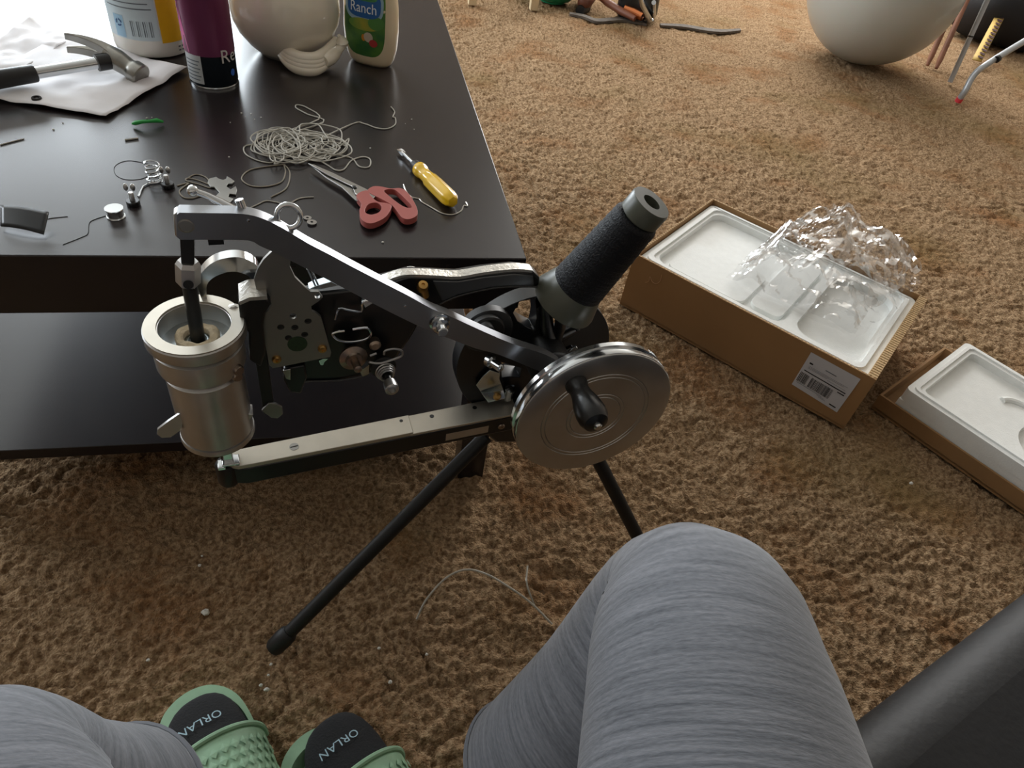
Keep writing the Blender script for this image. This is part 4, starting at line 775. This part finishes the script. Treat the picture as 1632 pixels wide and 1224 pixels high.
mk('dark_case', MB().rings([[(p[0]+.01+.10*math.cos(a)*k-.02*z, p[1]+.08+.06*math.sin(a)*k, z) for a in np.linspace(0, 2*PI, 24, endpoint=False)] for z, k in ((0, .9), (.02, 1), (.15, .95), (.24, .7), (.26, .4))]), mat('charcoal_shiny', rgb(40, 42, 44), .25, .4), tl_, smooth=60)
mk('copper_tube', MB().tube([tuple(at(1024, 27, .03)), tuple(at(1010, 20, .035)), tuple(at(995, 14, .04))], [.018, .022, .02], 16), copper, tl_); mk('chrome_clamp', MB().tube([tuple(at(x, y, z)) for x, y, z in ((1034, 31, .02), (1030, 20, .07), (1024, 8, .10), (1020, -6, .14))], [.016, .010, .012, .009], 12), chrome, tl_)
mk('clamp_foot', MB().ball(tuple(at(1034, 32, .015)), (.026, .018, .013), 16, 10), chrome, tl_); mk('clamp_rod', MB().tube([tuple(at(1042, 26, .02)), tuple(at(1042, 4, .12))], .010, 12), chrome, tl_)
mk('copper_handle', MB().tube([tuple(at(x, y, z)) for x, y, z in ((1012, 30, .02), (990, 18, .03), (968, 4, .04), (955, -6, .05))], [.012, .016, .016, .013], 14), mat('brown_tool_wood', rgb(122, 74, 54), .5), tl_)
for px, lab in (([(908, 22), (930, 26), (950, 33), (972, 32), (990, 31), (1012, 34), (1030, 38)], 'grey flattened cord end trailing from under the copper tool'), ([(1052, 40), (1090, 42), (1120, 47), (1150, 50), (1180, 48)], 'dark grey flat strip lying on the far carpet')):
    P_ = [np.array(at(x, y, 0)) for x, y in spl(px, 5)]; rg = []
    for i, q_ in enumerate(P_):
        wdt = .022*(.4+.6*math.sin(PI*min(1, .1+.85*i/len(P_)))); rg.append([(q_[0]-.2*wdt, q_[1]-wdt, -.006), (q_[0]-.2*wdt, q_[1]-wdt, .004), (q_[0]+.2*wdt, q_[1]+wdt, .004), (q_[0]+.2*wdt, q_[1]+wdt, -.006)])
    mk('floor_strip', MB().rings(rg), mat('grey_strip', rgb(96, 88, 80), .9, var=.2, vscale=60), label=lab, cat='strip')
# clear tubing offcuts, foam crumbs on the carpet
clr = mat('clear_tie', rgb(196, 190, 176), .2, coat=.5, trans=.3)
mk('plastic_tie', MB().tube([tuple(at(x, y, .004+z)) for x, y, z in spl([(664, 987, 0), (680, 955, .012), (710, 922, .02), (742, 908, .024), (775, 915, .024), (810, 935, .02), (845, 960, .012), (880, 995, .0)], 6)], .0016, 6), clr, label='long clear plastic tie arching over the carpet', cat='plastic tie')
mk('plastic_tie', MB().tube([tuple(at(x, y, .004+z)) for x, y, z in spl([(841, 902, .02), (839, 925, .02), (844, 945, .012), (852, 965, 0)], 6)], .0016, 6), clr, label='short clear plastic tie end standing beside the grey knee', cat='plastic tie')
for (x, y, r) in ((318, 901, .0022), (327, 976, .0048), (557, 927, .0022), (604, 1033, .002), (622, 1087, .0025), (416, 1092, .0022), (425, 1099, .003), (432, 1059, .002), (520, 960, .0016), (1452, 770, .003), (680, 1043, .002), (236, 1052, .002), (322, 886, .0015), (428, 1076, .0016)):
    rg = MB().ball(tuple(at(x, y, -.004)), (r*1.2, r, r), 8, 6); rg.v = [(a+random.uniform(-.2, .2)*r, b_+random.uniform(-.2, .2)*r, z) for a, b_, z in rg.v]
    mk('foam_crumb', rg, foam, label='small white foam crumb on the brown carpet', cat='crumb', group='foam crumbs on the carpet')
# ================================================================== sofa and person
leather = mat('black_leather', rgb(14, 15, 18), .6, bump=.25, bscale=120, var=.2, vscale=6)
so = thing('sofa', 'black leather sofa under the seated person', 'sofa', (.128, -.462, 0), R_(20)); sr = Matrix.Rotation(R_(20), 3, 'Z')
def sofabox(c, d, bev, name, m=leather): 
    mb = MB().box(c, d); o = mk(name, mb, m, so, world=False, bevel=bev, smooth=60); o.modifiers['bevel'].segments = 6; return o
sofabox((.0, .03, .19), (2.0, .82, .26), .04, 'base'); sofabox((-.48, .06, .345), (.95, .86, .11), .045, 'seat_cushion'); sofabox((.48, .06, .345), (.95, .86, .11), .045, 'seat_cushion')
sofabox((0, -.42, .55), (2.0, .20, .72), .07, 'backrest'); sofabox((1.07, -.02, .33), (.2, .9, .62), .07, 'armrest'); sofabox((-1.07, -.02, .33), (.2, .9, .62), .07, 'armrest')
for sx in (-.9, .9):
    for sy in (-.4, .35): mk('foot', MB().lathe([(.02, -.01), (.026, .065), (0, .065)], (sx, sy, 0), (0, 0, 1), 16), dark, so, world=False)
skin = mat('skin', rgb(198, 160, 142), .5, sss=.15); sock = mat('black_sock', rgb(22, 23, 25), .9, bump=.6, bscale=400)
hm_ = bpy.data.materials.new('heather_grey_knit'); hm_.use_nodes = True; nt = hm_.node_tree; b = nt.nodes['Principled BSDF']; b.inputs['Roughness'].default_value = .9; b.inputs['Sheen Weight'].default_value = .3; b.inputs['Specular IOR Level'].default_value = .1
uvn = nt.nodes.new('ShaderNodeUVMap'); mpn = nt.nodes.new('ShaderNodeMapping'); mpn.inputs['Scale'].default_value = (4, 170, 1); nt.links.new(uvn.outputs[0], mpn.inputs[0])
n1 = nt.nodes.new('ShaderNodeTexNoise'); n1.inputs['Scale'].default_value = 1.6; n1.inputs['Detail'].default_value = 5; nt.links.new(mpn.outputs[0], n1.inputs[0])
mpn2 = nt.nodes.new('ShaderNodeMapping'); mpn2.inputs['Scale'].default_value = (60, 400, 1); nt.links.new(uvn.outputs[0], mpn2.inputs[0]); n2 = nt.nodes.new('ShaderNodeTexNoise'); n2.inputs['Scale'].default_value = 1.5; n2.inputs['Detail'].default_value = 3; nt.links.new(mpn2.outputs[0], n2.inputs[0])
ad = nt.nodes.new('ShaderNodeMath'); ad.operation = 'MULTIPLY_ADD'; ad.inputs[1].default_value = .45; nt.links.new(n2.outputs[0], ad.inputs[0]); nt.links.new(n1.outputs[0], ad.inputs[2])
mr_ = nt.nodes.new('ShaderNodeMapRange'); mr_.inputs[1].default_value = .48; mr_.inputs[2].default_value = .95; nt.links.new(ad.outputs[0], mr_.inputs[0])
mxx = nt.nodes.new('ShaderNodeMix'); mxx.data_type = 'RGBA'; mxx.inputs[6].default_value = (*rgb(80, 83, 89), 1); mxx.inputs[7].default_value = (*rgb(122, 124, 130), 1); nt.links.new(mr_.outputs[0], mxx.inputs[0]); nt.links.new(mxx.outputs[2], b.inputs['Base Color'])
bpn = nt.nodes.new('ShaderNodeBump'); bpn.inputs['Strength'].default_value = .35; bpn.inputs['Distance'].default_value = .001; nt.links.new(n2.outputs[0], bpn.inputs['Height']); nt.links.new(bpn.outputs[0], b.inputs['Normal'])
pe = thing('person', 'seated person in grey shorts with black socks and green slides', 'person', (.05, -.2, 0))
def loftpath(path, radii, n=40, seg=6, upv=(0, 0, 1), wob=None, capend=True):
    P_ = spl(path, seg); Rr = spl([(r if isinstance(r, tuple) else (r, r)) for r in radii], seg); rg = []; k = len(P_); length = 0; vv = [0]
    sidev = None
    for i in range(k):
        t = np.array(P_[min(i+1, k-1)])-np.array(P_[max(i-1, 0)]); t /= np.linalg.norm(t)
        if sidev is None: sidev = np.cross(t, np.array(upv, float)); sidev /= np.linalg.norm(sidev)
        sidev = sidev-t*(sidev @ t); sidev /= np.linalg.norm(sidev); upn = np.cross(sidev, t)
        ring = []
        for j in range(n):
            a = 2*PI*j/n; w_ = 1+(wob(i/(k-1), a) if wob else 0)
            ring.append(P_[i]+(sidev*math.cos(a)*Rr[i][0]+upn*math.sin(a)*Rr[i][1])*w_)
        rg.append(ring)
        if i: vv.append(vv[-1]+np.linalg.norm(P_[i]-P_[i-1]))
    return rg, vv
def adduv(o, n, vv):
    me = o.data; uv = me.uv_layers.new(name='UVMap'); k = len(vv)
    # vertices keep ring order unless merged; recompute from index
    for poly in me.polygons:
        js = [me.loops[l].vertex_index % n for l in poly.loop_indices]; wrap = max(js)-min(js) > n/2
        for l in poly.loop_indices:
            vi = me.loops[l].vertex_index; j = vi % n; i = vi//n
            uv.data[l].uv = ((j+(n if wrap and j < n/2 else 0))/n*1., vv[min(i, k-1)]*1.)
kR = np.array([.264, .226, .45]); hR = np.array([.135, -.24, .50]); aR = np.array([.07, .14, .09])
kL = np.array([-.232, .155, .45]); hL_ = np.array([-.06, -.26, .50]); aL = np.array([-.085, .18, .09])
KNEE = {}
def legmesh(h, k, a): return [h, h*.6+k*.4, h*.25+k*.75, k+np.array([0, 0, .0]), k*.75+a*.25+np.array([0, .01, 0]), k*.4+a*.6, a]
# body: pelvis, thighs, calves, one skinned mesh
me = bpy.data.meshes.new('body'); V = []; Ed = []; Rad = []
def av(p, r): V.append(tuple(np.asarray(p)-np.array([.05, -.2, 0]))); Rad.append(r); return len(V)-1
pv = av((.04, -.28, .52), .13); 
for (h, k, a) in ((hR, kR, aR), (hL_, kL, aL)):
    pr = pv
    for t, r in ((h, .088), (h*.6+k*.4, .078), (h*.25+k*.75, .064), (k-np.array([0, .012, .01]), .054), (k*.72+a*.28+np.array([0, -.02, 0]), .054), (k*.35+a*.65+np.array([0, -.01, 0]), .042), (a, .034)):
        i = av(t, r); Ed.append((pr, i)); pr = i
me.from_pydata(V, Ed, []); body = bpy.data.objects.new('body', me); COL.objects.link(body); body.parent = pe; me.materials.append(skin)
sk = body.modifiers.new('skin', 'SKIN'); sk.use_smooth_shade = True
for i, sv in enumerate(me.skin_vertices[0].data): sv.radius = (Rad[i], Rad[i]); sv.use_root = (i == 0)
ss = body.modifiers.new('sub', 'SUBSURF'); ss.levels = 2; ss.render_levels = 2
def foldR(t, a): return .010*math.sin(5*t+2*a)+.008*math.sin(3*a+4*t)
shorts = []
for h, k, a, rk in ((hR, kR, aR, 1.0), (hL_, kL, aL, 1.0)):
    dn = (a-k)/np.linalg.norm(a-k); fw = (k-h)/np.linalg.norm(k-h)
    sl_len = .215 if k is kR else .12
    path = [h-fw*.06, h*.7+k*.3, h*.35+k*.65, k-fw*.045+np.array([0, 0, .006]), k+fw*.012-np.array([0, 0, .012]), k+dn*sl_len*.5+fw*.002, k+dn*sl_len]
    rad = [(.122, .095), (.115, .09), (.102, .086), (.090, .083), (.084, .080), (.084, .080), (.088, .088)]
    rg, vv = loftpath(path, rad, 48, 7, wob=foldR); mb = MB().rings(rg, cap=False)
    o = mk('shorts_leg', mb, hm_, pe, smooth=80, solid=.003, label='heather grey knit shorts leg'); adduv(o, 48, vv); shorts.append(o)
    hem = rg[-1]; mk('hem', MB().tube([tuple(p) for p in hem], .0028, 6, closed=True), hm_, o)
# feet: socks and slides
slide = mat('mint_green_foam', rgb(142, 178, 146), .6, var=.12, vscale=25, bump=.2, bscale=120)
def foot(toe, heel, mirror, ank, so_=0., to_=0.):
    toe = np.array(toe); heel = np.array(heel); fx = toe-heel; FL = np.linalg.norm(fx); fx /= FL; fy = np.array([-fx[1], fx[0], 0])*mirror; zz = np.array([0, 0, 1.])
    def fp(t, s, z): return tuple(heel+fx*t*FL+fy*s+zz*z)
    # sock/foot: loft of ellipses along the foot then up the ankle
    secs = [(-.02, 0, .05, .018, .02), (.0, 0, .055, .030, .034), (.10, 0, .062, .036, .040), (.25, .0, .066, .037, .042), (.45, .004, .062, .041, .036), (.65, .008, .052, .046, .026), (.80, .008, .047, .047, .021), (.92, .006, .044, .040, .018), (.985, .004, .043, .026, .014), (1.0, .004, .043, .012, .008)]
    rg = []
    for t, s, z, rw, rh in secs: rg.append([fp(t+to_, s+so_+rw*math.cos(a), z+rh*math.sin(a)*(1 if math.sin(a) > 0 else .75)) for a in np.linspace(0, 2*PI, 28, endpoint=False)])
    sk_ = mk('sock', MB().rings(rg), sock, pe, smooth=80, sub=1, label='black ankle sock')
    mk('sock_cuff', MB().tube([fp(.12, 0, .07), fp(.14, .0, .10), tuple(np.array(ank)*.8+np.array(fp(.14, 0, .12))*.2+np.array([0, 0, .03]))], [.040, .038, .037], 24), sock, sk_, smooth=80)
    # slide: sole with rim and footbed, wide strap with scale pattern
    oc = [(-.065, 0), (-.045, .024), (.05, .038), (.3, .040), (.55, .046), (.78, .054), (.93, .050), (1.04, .033), (1.085, .004), (1.06, -.026), (.96, -.046), (.8, -.050), (.55, -.044), (.3, -.038), (.05, -.036), (-.045, -.024)]
    ol = spl(oc, 6, True)
    def sring(z, g=1., dz=None): return [fp(t*g+(1-g)*.5, .006*t+s_*g, z if dz is None else dz(t)) for t, s_ in ol]
    rimz = lambda t: .034+.010*max(0, (t-.7)/.35)
    sl_ = mk('slide_sole', MB().rings([sring(-.006, .92), sring(.006, 1.0), sring(0, 1.0, rimz), sring(0, .90, lambda t: rimz(t)+.001), sring(.027, .84)]), slide, pe, smooth=50, label='mint green foam slide')
    for i in range(-3, 4): mk('footbed_rib', MB().tube([fp(.70, .006+.0105*i, .0265), fp(1.0-.012*i*i*.5, .006+.0095*i, .0275)], .0026, 8), slide, sl_)
    def strap(u, v, o=0.):   # u across the foot (0..1), v along
        a = PI*u; t = .28+.47*v; rw = np.interp(t, [.3, .45, .6, .8], [.048, .052, .056, .059])+o; hh = np.interp(t, [.3, .45, .6, .8], [.118, .106, .090, .079])+o+(.008 if so_ else 0)
        return fp(t-.03*math.sin(a)*(1-v)*1.0+.03*math.sin(a)*v*.5, .007+so_+rw*math.cos(a), .012+(hh-.012)*math.sin(a)**.75)
    stp_ = mk('slide_strap', MB().grid(lambda u, v: strap(u, v), 40, 16), slide, sl_, smooth=60, solid=.004); mb = MB()
    for i in range(1, 15):
        for j in range(1, 9):
            u = (i+(j % 2)*.5)/16; v = j/9.5
            if not .08 < u < .93: continue
            c_ = [strap(u-.027, v, .0021), strap(u, v-.049, .0021), strap(u+.027, v, .0021), strap(u, v+.049, .0021)]; ctr = strap(u, v, .0028)
            mb.add(c_+[ctr], [(0, 1, 4), (1, 2, 4), (2, 3, 4), (3, 0, 4)])
    mk('scale_pattern', mb, slide, stp_, smooth=0)
    for v in (0., 1.): mk('strap_edge', MB().tube([strap(u, v, .001) for u in np.linspace(0, 1, 30)], .0034, 8), slide, stp_)
    def sockmap(x, y, s=-1): # letters read from the toe end
        u = .5-x/.125; v = 1.155-y/.11; a = PI*u; t = .36+.42*v
        rw = np.interp(t, [.65, .8, .92], [.0475, .0485, .042]); hh = np.interp(t, [.65, .8, .92], [.027, .022, .019]); return fp(t+to_, .008+so_+rw*math.cos(a), .0485+hh*math.sin(a))
    mk('sock_lettering', textgeo('ORLAN', .0135, sockmap), mat('pale_blue_knit', rgb(168, 196, 208), .8), sk_)
def gd(x, y, z): p = np.array(at(x, y, z)); p[2] = 0; return p
fL = gd(318, 1122, .045); fLh = fL+np.array([.115, -.228, 0]); foot(fL, fLh, 1, aL, 0., .03)
fR_ = gd(506, 1190, .045); fRh = fR_+np.array([.125, -.224, 0]); foot(fR_, fRh, 1, aR, -.026, .08)
